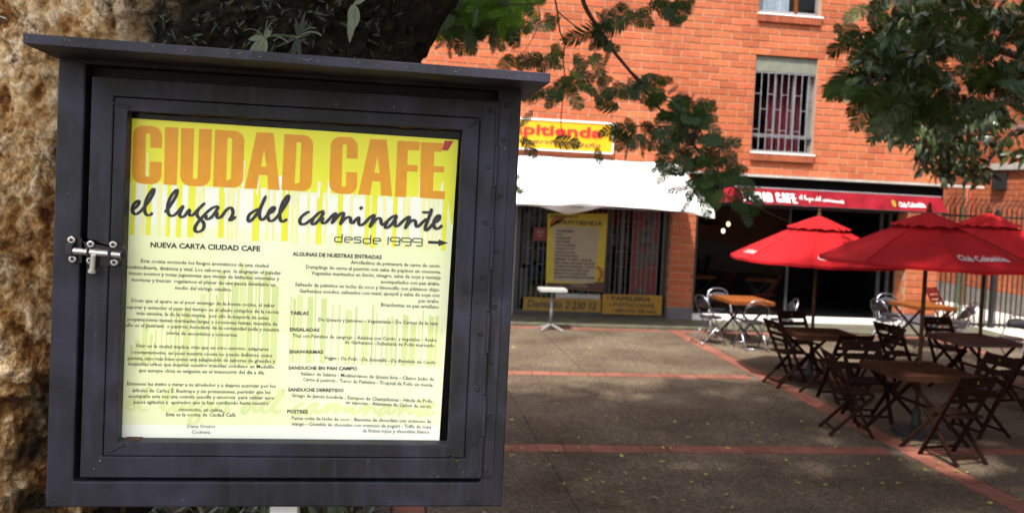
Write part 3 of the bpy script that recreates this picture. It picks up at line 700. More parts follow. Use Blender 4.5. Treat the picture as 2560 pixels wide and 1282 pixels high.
# welded seams and dirt on the vinyl
for sx0 in (1.5, 2.9, 4.3):
    mb = MB(); pv = None
    for j in range(11):
        t = j/10; x = sx0; z = 3.09*(1-t)+edge_z(x)*t-.05*math.sin(math.pi*t)*(1+.5*math.sin(x*1.7))+.012*math.sin(x*5+t*4)+.01*math.sin(x*2.3)
        c_ = ((x+.06*t-.012, YF-.012-1.93*t, z+.008), (x+.06*t+.012, YF-.012-1.93*t, z+.008))
        if pv: mb.add([pv[0], pv[1], c_[1], c_[0]], [(0, 1, 2, 3)])
        pv = c_
    mb.build('seam', mat('grey seam vinyl', (.32, .32, .32)), aw, AO)
# side flap
MB().add([(x1+.002, YF-.02, 3.085), (x1+.062, YF-1.94, 2.21), (x1+.062, YF-1.94, 2.09), (x1+.002, YF-.02, 2.75)], [(0, 1, 2, 3)]).build('side_flap', VINYL, aw, AO)
MB().tube([(x0, YF-1.90, 2.19), (x1, YF-1.90, 2.19)], .018).tube([(x1-.02, YF-.05, 3.0), (x1-.02, YF-1.9, 2.19)], .014).tube([(x0+.1, YF-.05, 3.0), (x0+.1, YF-1.9, 2.19)], .014).build('frame', GREYF, aw, AO, smooth=True)
MB().tube([(2.2, YF-.30, 2.99), (3.0, YF-.35, 2.975), (3.6, YF-.42, 2.93), (4.1, YF-.5, 2.88)], .008, 6).build('cord', mat('grey cord', (.25, .24, .24)), aw, AO)

# ================================================================== RED AWNING
ra = tag(empty('red_awning', (9, YF-.2, 2.4)), 'long narrow red printed awning above the dark cafe front', 'awning'); RO = (9, YF-.2, 2.4)
def ramap(a, t, lift=0.0):
    """a 0..1 along, t 0..1 downwards"""
    x = 6.75+(11.14-6.75)*a + (-.30*t if a < .02 else 0)
    z = 2.70-(2.70-2.375)*t + .006*math.sin(x*6)
    y = YF-.22-.26*t - .02*math.sin(x*7+t*3)*math.sin(math.pi*t) - .012*math.sin(x*17+2*t)*t - lift
    return (x, y, z)
mb = MB(); nx, ny = 150, 10
mb.add([ramap(i/nx, j/ny) for i in range(nx+1) for j in range(ny+1)], [(i*(ny+1)+j, (i+1)*(ny+1)+j, (i+1)*(ny+1)+j+1, i*(ny+1)+j+1) for i in range(nx) for j in range(ny)])
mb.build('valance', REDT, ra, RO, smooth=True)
MB().add([ramap(0, 0), ramap(0, 1), (6.20, YF-.55, 2.36), (6.55, YF-.23, 2.66)], [(0, 1, 2, 3)]).build('side_flap', REDT, ra, RO)
MB().tube([ramap(0, 0, .005), ramap(1, 0, .005)], .012).build('top_rail', WHITEBAR, ra, RO)
MB().tube([ramap(0, 1), ramap(1, 1)], .014).build('bottom_rail', BLACKM, ra, RO)
MB().add([ramap(1, 0), ramap(1, 1), (11.14, YF-.01, 2.35), (11.14, YF-.01, 2.72)], [(0, 1, 2, 3)]).build('end_flap', REDT, ra, RO)
def rx(x): return (x-6.75)/(11.14-6.75)
def rfn(x, t): return ramap(rx(x), t, .02)
let = MB(); x = 6.86
for ch, wd in zip('CIUDAD CAFE', (.1, .05, .1, .1, .1, .1, .06, .1, .1, .085, .095)):
    if ch != ' ': glyph(let, ch, [(x, .27), (x+wd, .27), (x+wd, .84), (x, .84)], rfn)
    x += wd+.012
let.build('lettering', WHITEI, ra, RO)
let = MB(); script(let, lambda u, v, l: ramap(rx(8.03+(u-325)/782*.92), .30+(v-475)/125*.52, .012+l*.2), width=9, k=3); let.build('script_lettering', WHITEI, ra, RO)
let = MB(); text_line(let, 'Club Colombia', (10.14, .72), (10.68, .72), .30, rfn, offset=.03, up=(0, -1)); let.build('small_lettering', WHITEI, ra, RO)
co = arc(10.02, .55, .05, .22, 0, 360, 14)[:-1]; MB().add([rfn(x, t) for x, t in co], [tuple(range(len(co)))]).build('emblem', YELD, ra, RO)

# ================================================================== YELLOW SHOP SIGN
sg = tag(empty('shop_sign', (3, YF, 3.5)), 'yellow signboard with red and black lettering above the white awning', 'sign'); SO = (3, YF, 3.5)
X0, X1, Z0, Z1 = 1.95, 4.27, 3.235, 3.775
MB().box(X0, X1, YF-.10, YF-.02, Z0, Z1).build('panel', YEL, sg, SO)
fr = MB()
for (a, b, c, d) in ((X0-.03, X0-.001, Z0-.03, Z1+.03), (X1+.001, X1+.03, Z0-.03, Z1+.03), (X0, X1, Z0-.03, Z0-.001), (X0, X1, Z1+.001, Z1+.035)): fr.box(a, b, YF-.115, YF-.01, c, d)
fr.build('frame', WHITEP, sg, SO)
let = MB(); 
for txt, a, b in (('P', 2.07, 2.26), ('apitienda', 2.31, 4.06)):
    text_line(let, txt, (a, 3.505), (b, 3.505), .20, lambda x, z: (x, YF-.108, z), offset=.022, up=(0, 1), res=4)
o = let.build('red_lettering', REDP, sg, SO); sd = o.modifiers.new('t', 'SOLIDIFY'); sd.thickness = .012; sd.offset = 0
let = MB(); text_line(let, 'Supermercado', (2.25, 3.335), (4.05, 3.305), .105, lambda x, z: (x, YF-.104, z), offset=.0, shear=.45, up=(0, 1), res=4)
let.build('black_lettering', INK, sg, SO)

# ---- service poster board
pb = tag(empty('service_board', (3.7, YF-.1, .6)), 'yellow service price board with a cream list panel hanging on the shop grille', 'notice board'); PO = (3.7, YF-.1, .6)
YP = YF+.02
q = [(3.135, .575), (4.275, .52), (4.29, 2.05), (3.10, 2.0)]
MB().add([(x, YP, z) for x, z in q]+[(x, YP+.03, z) for x, z in q], [(0, 1, 2, 3), (7, 6, 5, 4), (0, 4, 5, 1), (1, 5, 6, 2), (2, 6, 7, 3), (3, 7, 4, 0)]).build('board', YELP, pb, PO)
MB().add([(x, YP-.002, z) for x, z in [(3.14, .578), (4.273, .525), (4.274, .72), (4.10, .70), (3.85, .66), (3.5, .66), (3.137, .66)]], [tuple(range(7))]).build('dark_band', BROWNP, pb, PO)
MB().add([(x, YP-.002, z) for x, z in [(3.115, 1.70)]+arc(3.45, 1.80, .30, .17, 200, 80, 8)+[(3.40, 1.90)]+arc(3.45, 1.80, .22, .11, 90, 180, 6)], [tuple(range(17))]).build('brown_swoosh', mat('brown swoosh print', (.22, .07, .01)), pb, PO)
rr = arc(3.31, .74, .04, .04, 180, 270, 4)+arc(4.05, .72, .04, .04, 270, 360, 4)+arc(4.09, 1.72, .05, .05, 0, 90, 4)+arc(3.27, 1.73, .05, .05, 90, 180, 4)
MB().add([(x, YP-.004, z) for x, z in rr], [tuple(range(len(rr)))]).build('list_panel', CREAM, pb, PO)
let = MB(); pf = lambda x, z: (x, YP-.007, z)
text_line(let, 'PAPITIENDA', (3.32, 1.80), (4.20, 1.81), .085, pf, offset=.03, up=(0, 1))
text_line(let, 'SERVICIOS', (3.15, 1.925), (3.70, 1.94), .055, pf, offset=.02, up=(0, 1))
rows = ['PAPELERÍA', 'FAX', 'INTERNET', 'ESCÁNER', 'FOTOCOPIAS', 'DIGITACIÓN', 'ARGOLLADO', 'PLASTIFICADO', 'IMPRESIÓN B/N - COLOR', 'RECARGA DE CARTUCHOS', 'TARJETAS COMCEL Y TIGO', 'RECARGAS A CELULAR', 'MINUTOS A CELULAR', 'LLAMADAS INTERNACIONALES']
ws = [.34, .12, .30, .28, .38, .36, .39, .45, .73, .79, .79, .69, .65, .80]
for i, (t_, w_) in enumerate(zip(rows, ws)):
    z = 1.655-i*.0685; text_line(let, t_, (3.295-.001*i, z), (3.295+w_, z), .040, pf, offset=.05, up=(0, 1))
let.build('lettering', mat('brown ink', (.05, .025, .015)), pb, PO)
let = MB(); text_line(let, '4109502790', (3.62, .60), (3.95, .59), .045, pf, up=(0, 1)); let.build('number', CREAM, pb, PO)
MB().add([(x, YP-.0025, z) for x, z in arc(4.12, .86, .15, .16, -70, 85, 10)+arc(4.10, .86, .09, .11, 85, -70, 10)], [tuple(range(22))]).build('ring_print', mat('brown swoosh print', (.22, .07, .01)), pb, PO)

# small red notice
rn = tag(empty('red_notice', (3, YF, 1.5)), 'small dark red square notice left of the yellow service board', 'notice')
NO = (3, YF, 1.5)
MB().box(2.84, 3.085, YF+.0, YF+.02, 1.47, 1.72).build('board', mat('dark red notice', (.12, .01, .012)), rn, NO)
let = MB(); text_line(let, 'VENTA', (2.90, 1.62), (3.03, 1.62), .04, lambda x, z: (x, YF-.004, z), offset=.02, up=(0, 1)); text_line(let, 'AQUI', (2.92, 1.55), (3.01, 1.55), .03, lambda x, z: (x, YF-.004, z), up=(0, 1))
let.build('lettering', CREAM, rn, NO)

# yellow strips at the foot of the grille
ys1 = tag(empty('delivery_strip', (3.5, YF, .1)), 'low yellow strip sign about home delivery behind the white pedestal table', 'sign'); YO = (3.5, YF, .1)
MB().box(2.72, 4.27, YF+.10, YF+.12, .10, .36).build('panel', YELD, ys1, YO)
MB().box(3.35, 4.25, YF+.11, YF+.13, .362, .45).build('upper_panel', mat('grey white strip', (.28, .28, .28)), ys1, YO)
let = MB(); text_line(let, 'Domicilio 2 230 15', (2.80, .17), (4.18, .15), .15, lambda x, z: (x, YF+.096, z), offset=.02, shear=.2, up=(0, 1)); let.build('lettering', INK, ys1, YO)
ys2 = tag(empty('stationery_strip', (4.9, YF, .1)), 'low orange yellow sign listing papeleria and fotocopias beside the brick pillar', 'sign'); YO = (4.9, YF, .1)
MB().box(4.29, 5.50, YF+.08, YF+.10, .08, .47).build('panel', YEL if False else mat('orange yellow sign', (.26, .135, .006), .5), ys2, YO)
let = MB(); yf_ = lambda x, z: (x, YF+.076, z)
for t_, a, b, z, c in (('• PAPELERIA', 4.36, 5.28, .355, .085), ('• FOTOCOPIAS', 4.42, 5.34, .235, .075), ('• SERVICIO DE FAX', 4.47, 5.40, .125, .06)):
    text_line(let, t_, (a, z), (b, z-.01), c, yf_, offset=.03, up=(0, 1))
let.build('lettering', INK, ys2, YO)
# red and white poster on the inner door
rp = tag(empty('door_poster', (5.1, YF+.3, .4)), 'tall red and white poster behind the grille beside the brick pillar', 'poster'); QO = (5.1, YF+.3, .4)
MB().box(4.86, 5.42, YF+.235, YF+.245, .45, 2.15).build('sheet', mat('dull white paper', (.055, .048, .045)), rp, QO)
random.seed(4)
for i, (a, b, z0, z1) in enumerate([(4.87, 4.98, .46, 2.1), (5.0, 5.12, 1.75, 2.1), (5.28, 5.41, 1.5, 2.12), (5.05, 5.20, 1.28, 1.40), (5.20, 5.41, .5, 1.1), (5.02, 5.15, .6, 1.0)]):
    MB().box(a, b, YF+.231, YF+.2335, z0, z1).build('red_patch', mat('dull red print', (.12, .01, .008)), rp, QO)
for (a, b, z0, z1) in [(5.04, 5.22, 1.62, 1.72), (5.03, 5.25, 1.42, 1.50), (5.10, 5.3, 1.86, 1.95)]:
    MB().box(a, b, YF+.227, YF+.2295, z0, z1).build('black_patch', INK, rp, QO)

# ================================================================== SIDE BUILDING ON THE RIGHT (wall faces -X)
sb = tag(empty('side_building', (15, 22, 0)), 'second orange brick building along the sunlit side path behind the fence', 'building'); SBO = (15, 22, 0)
MB().box(15.01, 15.3, -8, 38, 0, 9.5).box(15.3, 22, -8, -7.8, 0, 9.5).box(15.3, 22, 37.8, 38, 0, 9.5).box(15.3, 22, -7.8, 37.8, 9.3, 9.5).build('wall', MORTAR, sb, SBO)  # long wall carried on out of view to block sky light from the right
MB().box(14.985, 15.005, -8, 38, 0, .50).build('plinth', mat('worn grey plinth', (.14, .125, .11), .85, var=.2, scale=4), sb, SBO)
l3 = brick_field(sb, -8, 38, .50, 9.4, [], None, 0, zbase=.505)
def seen2(y, z):
    u, v = PR((15, y, z)); return 2360 < u < 2575 and 100 < v < 800
l3.sort(key=lambda c: (not seen2(c[0], c[1]), c[0]))
r3 = MB(); RM = Matrix.Rotation(-math.pi/2, 4, 'Z')
for i, (y, z, L) in enumerate(l3):
    s_ = L/(BL-.014)
    if i < 270: inst('brick', BME[i % 4], sb, mw=Matrix.Translation((0, y-22, z)) @ RM @ Matrix.Diagonal((s_, 1, 1, 1)))
    else:
        vs, fs = BV[i % 4]; r3.add([(15+vy, y-vx*s_, z+vz) for vx, vy, vz in vs], fs)
r3.build('brickwork', BRICK, sb, SBO, kind='stuff')
MB().box(14.93, 15.02, -8, 20.75, 3.50, 3.66).build('cornice', CONC, sb, SBO)
MB().box(14.90, 15.0, 20.15, 20.6, 3.02, 3.42).build('meter_box', BLACKM, sb, SBO)
MB().box(14.96, 15.03, 26, 27.4, 2.2, 3.6).box(14.96, 15.03, 15.2, 16.5, 4.4, 5.9).build('window', DARKF, sb, SBO)
rpole = tag(MB().tube([(14.88, 21.45, 0), (14.88, 21.45, 4.6)], .07, 10).build('red_pipe', mat('red pipe paint', (.50, .05, .04), .5), smooth=True), 'thick red vertical pipe on the side building behind the fence', 'pipe')
# green lattice mast
lm = tag(empty('lattice_mast', (13.55, 19.5, 0)), 'thin green lattice mast standing behind the black fence', 'mast'); LO = (13.55, 19.5, 0)
GM = mat('green mast paint', (.015, .08, .035), .5)
q0 = F(2410, 500, 19.5); mx_ = q0[0]
for dx in (0, .13): MB().box(mx_+dx-.014, mx_+dx+.014, 19.5, 19.53, 0, 4.3).build('rail', GM, lm, LO)
mb = MB(); z = .1
while z < 4.2: mb.bar((mx_, 19.515, z), (mx_+.13, 19.515, z+.12), .012, .012, (0, 1, 0)); mb.bar((mx_+.13, 19.515, z+.12), (mx_, 19.515, z+.24), .012, .012, (0, 1, 0)); z += .24
mb.build('lacing', GM, lm, LO)
# wall closing the side path far away, and a sunlit hedge-tree
fwall = tag(MB().box(8, 15.0, 40, 40.3, 0, 2.6).build('far_wall', mat('cream render', (.62, .58, .40), .8)), 'cream rendered wall closing the side path far behind the fence', 'wall')
fb = tag(empty('far_building', (9, 52, 0)), 'pale far building glimpsed between the two brick buildings', 'building')
MB().box(4, 22, 52, 60, 0, 12).build('wall', mat('pale render', (.60, .57, .52), .85), fb, (9, 52, 0))
for k in range(8):
    for j in range(3): MB().box(5+k*2.1, 6.2+k*2.1, 51.95, 52.02, 1.2+j*3.4, 2.8+j*3.4).build('window', DARKF, fb, (9, 52, 0))

# ================================================================== FENCE
fe = tag(empty('security_fence', (13, 17.3, 0)), 'black steel bar fence with bent spiked tops to the right of the cafe', 'fence'); FO = (13, 17.3, 0)
FY = 17.3
MB().box(11.40, 17.5, FY-.02, FY+.02, 2.315, 2.36).build('rail', BLACKM, fe, FO)
MB().box(11.40, 12.66, FY-.02, FY+.02, 1.145, 1.195).build('rail', BLACKM, fe, FO)
MB().box(11.40, 17.5, FY-.02, FY+.02, .05, .10).build('rail', BLACKM, fe, FO)
bar = MB().box(-.010, .010, -.010, .010, .02, 2.52).mesh('bar', BLACKM)
spk = MB().bar((0, 0, 2.51), (.10, -.03, 2.72), .014, .014, (0, 1, 0)).bar((-.02, 0, 2.60), (.09, -.03, 2.62), .008, .008, (0, 0, 1)).mesh('spike', BLACKM)
x = 11.50
while x < 17.4:
    if abs(x-12.68) > .08: 
        b = inst('bar', bar, fe, (x-13, 0, 0)); inst('spike', spk, b, (0, 0, 0))
    x += .1175
MB().box(12.66, 12.74, FY-.04, FY+.04, 0, 2.45).build('post', BLACKM, fe, FO)
MB().lathe([(.03, 0), (.045, .04), (.02, .09), (.004, .16)], 8, (12.70, FY, 2.452)).build('finial', BLACKM, fe, FO)
MB().box(11.34, 11.40, FY-.04, FY+.04, 0, 2.45).build('post', BLACKM, fe, FO)
# cables
cb = tag(MB().tube([(11.3, 17.6, 3.05), (12.6, 19.5, 2.98), (14.9, 22, 3.1)], .012, 5).tube([(11.3, 17.6, 3.3), (12.6, 19.5, 3.22), (14.9, 22, 3.3)], .010, 5).build('overhead_cables', mat('cable grey', (.2, .2, .2))), 'two grey cables slung between the brick buildings', 'cable')
# ================================================================== MENU CASE ON ITS POST
YB = 1.8
mc = tag(empty('menu_case', (-.18, 1.9, 0)), 'dark slate metal display case with glazed door, flat roof and side bolt', 'display case'); MO = (-.18, 1.9, 0)
def ring(mb, o, i, yf, yb, yfi=None):
    """mitred rectangular ring; o,i = (x0,x1,z0,z1)"""
    yfi = yf if yfi is None else yfi
    O = [(o[0], o[2]), (o[1], o[2]), (o[1], o[3]), (o[0], o[3])]; I = [(i[0], i[2]), (i[1], i[2]), (i[1], i[3]), (i[0], i[3])]
    vs = [(x, yf, z) for x, z in O]+[(x, yfi, z) for x, z in I]+[(x, yb, z) for x, z in O]+[(x, yb, z) for x, z in I]; fs = []
    for k in range(4):
        n = (k+1) % 4; fs += [(k, n, 4+n, 4+k), (k, 8+k, 8+n, n), (4+k, 4+n, 12+n, 12+k), (8+k, 12+k, 12+n, 8+n)]
    mb.add(vs, fs)
OX0, OX1, OZ0, OZ1 = -.620, .260, 1.755, 2.612
IX0, IX1, IZ0, IZ1 = -.571, .213, 1.806, 2.600
mb = MB(); ring(mb, (OX0, OX1, OZ0, OZ1), (IX0, IX1, IZ0, IZ1), YB, YB+.17)
mb.build('case_frame', SLATE, mc, MO, bevel=.0035)
MB().box(OX0+.004, OX1-.004, YB+.1705, YB+.176, OZ0+.004, OZ1-.003).build('back_panel', SLATE, mc, MO)
# inner rebate behind the door gap
mb = MB(); ring(mb, (IX0-.001+.0015, IX1, IZ0+.0005, IZ1), (IX0+.03, IX1-.03, IZ0+.03, IZ1-.03), YB+.045, YB+.06); mb.build('rebate', BLACKM, mc, MO)
# door: outer tier, recessed bead tier
DX0, DX1, DZ0, DZ1 = -.5575, .2125, 1.815, 2.578
BX0, BX1, BZ0, BZ1 = -.5175, .1790, 1.856, 2.5425
GX0, GX1, GZ0, GZ1 = -.4925, .1440, 1.8835, 2.5165
mb = MB(); ring(mb, (DX0, DX1, DZ0, DZ1), (BX0, BX1, BZ0, BZ1), YB-.006, YB+.03)
door = mb.build('door', SLATE, mc, MO, bevel=.002)
mb = MB(); ring(mb, (BX0+.0012, BX1-.0012, BZ0+.0012, BZ1-.0012), (GX0, GX1, GZ0, GZ1), YB-.0045, YB+.030); mb.build('bead', SLATE, door, MO, bevel=.0018)
mb = MB(); ring(mb, (GX0-.014, GX1+.014, GZ0-.014, GZ1+.014), (GX0+.001, GX1-.001, GZ0+.001, GZ1-.001), YB+.0302, YB+.0306); 
MB().box(GX0-.008, GX1+.008, YB+.0308, YB+.0328, GZ0-.008, GZ1+.008).build('pane', GLASS, door, MO)
# weld beads on the door mitres
wm = MB(); random.seed(9)
def blob(x, z, r, s=1.0):
    wm.lathe([(r*.15, -r*.28), (r, -r*.05), (r*.7, r*.25), (r*.12, r*.4)], 7, (0, 0, 0)); n = 28
    o = len(wm.v)-n
    for i in range(o, len(wm.v)):
        a, b, c = wm.v[i]; wm.v[i] = (x+a*s, YB-.0055-c*.55, z+b)
for WI, (ax, az, bx, bz) in enumerate(((DX1-.012, DZ1-.015, GX1+.012, GZ1+.004), (DX0+.03, DZ1-.045, GX0+.002, GZ1+.006), (DX0+.05, DZ0+.05, GX0+.01, GZ0-.006), (GX1-.006, GZ0-.012, DX1-.05, DZ0+.03))):
    wm = MB()
    for k in range(9):
        t = k/8+random.uniform(-.03, .03); blob(ax+(bx-ax)*t, az+(bz-az)*t+random.uniform(-.001, .001), random.uniform(.0016, .0042), random.uniform(.8, 1.8))
    wm.build('weld_bead', SLATE, door, MO, smooth=True)
# dribbles of rust along the rebate
RUST = mat('rust', (.06, .018, .008), .9, var=.4, scale=60)
rm = MB(); random.seed(2)
x = GX0+.01
while x < GX1-.02:
    L = random.uniform(.006, .03); 
    if random.random() < .55: rm.box(x, x+L, YB+.001, YB+.0295, GZ1-.0015, GZ1+.0005)
    if random.random() < .3: rm.box(x, x+L, YB+.004, YB+.0295, GZ0-.0005, GZ0+.0012)
    x += L+random.uniform(.005, .05)
for (x, z, a) in ((BX0+.018, BZ0-.003, .003), (BX1-.016, BZ0-.004, .004), (GX1+.004, GZ1+.004, .004)):
    rm.add([(x-a, YB-.0068, z), (x+a*.2, YB-.0068, z+a*.5), (x+a, YB-.0068, z-a*.1), (x+a*.1, YB-.0068, z-a*.8)], [(0, 1, 2, 3)])
rm.add([(-.59+.012*math.cos(t), YB-.0008, 2.255+.02*math.sin(t)) for t in [2*math.pi*i/10 for i in range(10)]], [tuple(range(10))])
rm.build('rust_patch', RUST, door, MO)
# hinge: two leaves, knuckles, rivets
def ex(u, v, y=YB): p = F(u, v, y); return p[0], p[2]
hz0, hz1 = DZ0+.004, DZ1-.003
hinge = MB().box(DX1-.031, DX1-.003, YB-.0085, YB-.0063, hz0, hz1).box(DX1+.0035, DX1+.026, YB-.0035, YB-.0008, hz0, hz1).build('hinge', SLATE, mc, MO, bevel=.0006)
kn = MB(); n = 9; hh = (hz1-hz0)/n
for k in range(n):
    dx = .0012 if k % 2 else -.0012
    kn.tube([(DX1+dx, YB-.0075, hz0+k*hh+.0008), (DX1+dx, YB-.0075, hz0+(k+1)*hh-.0008)], .0042, 12)
kn.build('knuckle', SLATE, hinge, MO, smooth=False)
riv = MB(); 
prof = [(.0052, 0), (.0052, .0012), (.0046, .0022), (.0030, .0026), (.0021, .0022), (.0018, .0006)]
rv = MB().lathe(prof, 14); rv.v = [(a, -c, b) for a, b, c in rv.v]
rme = rv.mesh('rivet', SLATE); rme.polygons.foreach_set('use_smooth', [True]*len(rme.polygons))
for (u, v) in [(1226,277),(1219,417),(1212,556),(1205,692),(1199,830),(1191,968),(1186,1103),(1182,1178)]:
    x, z = ex(u, v); inst('rivet', rme, hinge, (x-MO[0], YB-.0085-MO[1], z))
for (u, v) in [(1267,265),(1258,349),(1251,489),(1242,626),(1235,764),(1228,900),(1221,1035),(1215,1170)]:
    x, z = ex(u, v); inst('rivet', rme, hinge, (x-MO[0], YB-.0035-MO[1], z))
# roof
RXa, RXb, RZ, RY0 = F(57, 100, 1.61)[0], F(1376, 200, 1.61)[0], 2.6135, 1.61
roof = MB().box(OX0-.055, OX1+.055, RY0, YB+.22, RZ+.001, RZ+.0205)
# the front lip follows the measured overhang
roof = MB(); xa, xb = RXa, RXb; ya, yb_ = RY0, YB+.24; xa2, xb2 = OX0-.03, OX1+.04
roof.add([(xa, ya, 2.606), (xb, ya, 2.598), (xb2, yb_, 2.606), (xa2, yb_, 2.612), (xa, ya, 2.6235), (xb, ya, 2.6155), (xb2, yb_, 2.632), (xa2, yb_, 2.638)],
         [(0, 3, 2, 1), (4, 5, 6, 7), (0, 1, 5, 4), (1, 2, 6, 5), (2, 3, 7, 6), (3, 0, 4, 7)])
roof.build('roof', SLATE, mc, MO, bevel=.0015)
# paint chips and scratches
CHIP = mat('bare chipped paint', (.16, .16, .17), .6, var=.3)
cmb = MB(); rc = random.Random(44)
def chip(u, v, w_, h_, y):
    x, z = ex(u, v, y); n = 6; a0 = rc.uniform(0, 6)
    cmb.add([(x+w_*math.cos(a0+k)*rc.uniform(.5, 1), y-.0006, z+h_*math.sin(a0+k)*rc.uniform(.5, 1)) for k in [2*math.pi*i/n for i in range(n)]], [tuple(range(n))])
for _ in range(26):
    t = rc.random(); chip(60+t*1310, 88+t*100+rc.uniform(2, 10), rc.uniform(.0008, .003), rc.uniform(.0004, .0012), RY0-.0004)
for (u, v) in [(1010, 275), (985, 268), (975, 277), (920, 1152), (918, 1157), (1095, 1190), (235, 1170), (250, 1150), (1262, 372), (1158, 1180), (1150, 1165), (840, 262), (600, 230), (420, 215)]:
    chip(u, v, rc.uniform(.0006, .0022), rc.uniform(.0005, .003), YB-.0066)
for (p, q) in (((757, 147), (768, 152)), ((768, 152), (780, 147))):
    a, b = ex(*p, y=RY0), ex(*q, y=RY0); cmb.bar((a[0], RY0-.001, a[1]), (b[0], RY0-.001, b[1]), .0007, .0005, (0, 1, 0))
chips = cmb
# post
px0, px1 = F(675, 1270, 1.84)[0], F(745, 1270, 1.84)[0]
MB().box(px0, px1, 1.835, 1.895, 0, OZ0-.004).build('post', WHITEP, mc, MO, bevel=.004)
chips.build('paint_chips', CHIP, mc, MO, kind='stuff')
MB().box(px0-.05, px1+.05, 1.80, 1.93, -.01, .012).build('base_plate', SLATE, mc, MO)
# side bolt
def bx(u, v, y): p = F(130+u/8.014, 560+v/8.014, y); return p[0], p[2]
bolt = None
def zx(u, v): return bx(u, v, YB-.007)
yb0 = YB-.0085
def plate(pts, y0, y1, m, name, par, bevel=.0):
    P2 = [zx(*p) for p in pts]; n = len(P2)
    return MB().add([(x, y0, z) for x, z in P2]+[(x, y1, z) for x, z in P2], [tuple(range(n)), tuple(range(2*n-1, n-1, -1))]+[(i, i+n, (i+1) % n+n, (i+1) % n) for i in range(n)]).build(name, m, par, MO, bevel=bevel)
DARKP = mat('black lacquered plate', (.014, .012, .014), .3, metal=.4)
bolt = plate([(585, 270), (590, 345), (690, 350), (1130, 352), (1250, 350), (1330, 415), (1420, 450), (1480, 520), (1512, 600), (1500, 680), (1440, 730), (1350, 790), (1320, 835), (700, 830), (690, 500)], yb0, YB-.0062, DARKP, 'side_bolt', mc)
plate([(320, 262), (578, 265), (590, 775), (350, 780), (300, 700), (200, 640), (140, 560), (135, 500), (170, 400), (240, 345), (330, 318)], YB-.0045, YB-.0005, DARKP, 'keeper_plate', bolt)
a = zx(330, 520); 
def cyl(p, q, r, y, name, m, n=14):
    A, B = zx(*p), zx(*q); return MB().tube([(A[0], y, A[1]), (B[0], y, B[1])], r, n).build(name, m, bolt, MO, smooth=False, bevel=.0004)
cyl((440, 528), (1400, 612), .0066, yb0-.0080, 'bolt_rod', ZINC, 20)
cyl((1385, 612), (1412, 614), .0072, yb0-.0080, 'rod_end', ZINC, 20)
cyl((880, 610), (855, 905), .0052, yb0-.0135, 'handle', ZINC, 16)
cyl((862, 890), (850, 965), .0078, yb0-.0135, 'handle_knob', ZINC, 16)
for (u0, v0, u1, v1) in ((335, 380, 460, 620), (745, 480, 790, 640), (1165, 500, 1225, 690)):
    c0 = zx(u0, v0); c1 = zx(u1, v1)
    MB().box(c0[0], c1[0], yb0-.0165, yb0-.0005, c1[1], c0[1]).build('strap', DARKP if u0 > 400 else SLATE, bolt, MO, bevel=.002)
sv = MB().lathe([(.0076, 0), (.0078, .0020), (.0066, .0040), (.0044, .0048), (.0030, .0042), (.0028, .0010)], 18); sv.v = [(a, -c, b) for a, b, c in sv.v]
sme = sv.mesh('screw', ZINC); sme.polygons.foreach_set('use_smooth', [True]*len(sme.polygons))
svd = MB().lathe([(.0028, 0), (.0028, .0028)], 10); svd.v = [(a, -c, b) for a, b, c in svd.v]; sdm = svd.mesh('screw_core', INK)
for (u, v) in ((405, 318), (785, 403), (1238, 410), (425, 700), (778, 730), (1255, 765)):
    x, z = zx(u, v); inst('rivet', sme, bolt, (x-MO[0], yb0-.0002-MO[1], z))
    inst('rivet_core', sdm, bolt, (x-MO[0], yb0-.0022-MO[1], z))

# ================================================================== THE MENU SHEET
ms_ = tag(empty('menu_poster', (-.18, 1.835, 1.87)), 'lemon yellow and pale lime cafe menu sheet behind the glass of the case', 'menu poster'); QO = (-.18, 1.835, 1.87)
YS = YB+.035
def pf(u, v, l=0.0008): p = F(u, v, YS); return (p[0], YS-l, p[2])
def quad(mb, pts, l): mb.add([pf(u, v, l) for u, v in pts], [(0, 1, 2, 3)])
c4 = [(326, 296), (1146, 350), (1098, 1104.5), (302, 1103)]
mb = MB(); mb.add([pf(u, v, 0) for u, v in c4]+[pf(u, v, -.0012) for u, v in c4], [(0, 1, 2, 3), (7, 6, 5, 4), (0, 4, 5, 1), (1, 5, 6, 2), (2, 6, 7, 3), (3, 7, 4, 0)]); mb.build('sheet', PAPER, ms_, QO)
def xl(v): return 326+(302-326)*(v-296)/807
def xr(v): return 1146+(1098-1146)*(v-350)/754.5
# yellow head
y0 = MB(); quad(y0, [(xl(296), 296), (xr(350), 350), (xr(505)-.3, 500), (xl(455), 455)], .00025); y0.build('yellow_head', YPRINT, ms_, QO)
random.seed(21)
pb_ = MB(); lb = MB()
def slp(u, v): return v+.052*(u-320)
bars = [(310+a/6.095, 310+b/6.095) for a, b in [(40,70),(90,155),(260,300),(330,400),(500,550),(635,690),(790,860),(960,1060),(1090,1130),(1160,1200),(1430,1510),(1560,1590),(1620,1650),(1700,1730),(1950,2050),(2150,2190),(2250,2280),(2390,2490)]]+\
       [(720+a/6.095, 720+b/6.095) for a, b in [(40,70),(105,140),(280,310),(420,500),(545,575),(740,810),(930,960),(1160,1220),(1250,1330),(1430,1470),(1580,1640),(1740,1780),(1800,1830),(2020,2060),(2110,2140),(2180,2200),(2240,2260),(2330,2400)]]
for i, (a, b) in enumerate(bars):
    bot = slp(a, 585)+random.uniform(-2, 3); top = slp(a, 452); s = .04*(bot-top)
    (pb_ if (b-a) > 8.5 else lb).add([pf(u, v, .0004) for u, v in ((a+s, top), (b+s, top), (b, bot), (a, bot))], [(0, 1, 2, 3)])
quad(pb_, [(xr(480)-20, 480), (xr(480)-1, 480), (xr(560)-1, 560), (xr(560)-6, 560)], .0004)
pb_.build('barcode_print', YPRINT, ms_, QO); lb.build('barcode_print', YPRINT2, ms_, QO)
wb = MB()
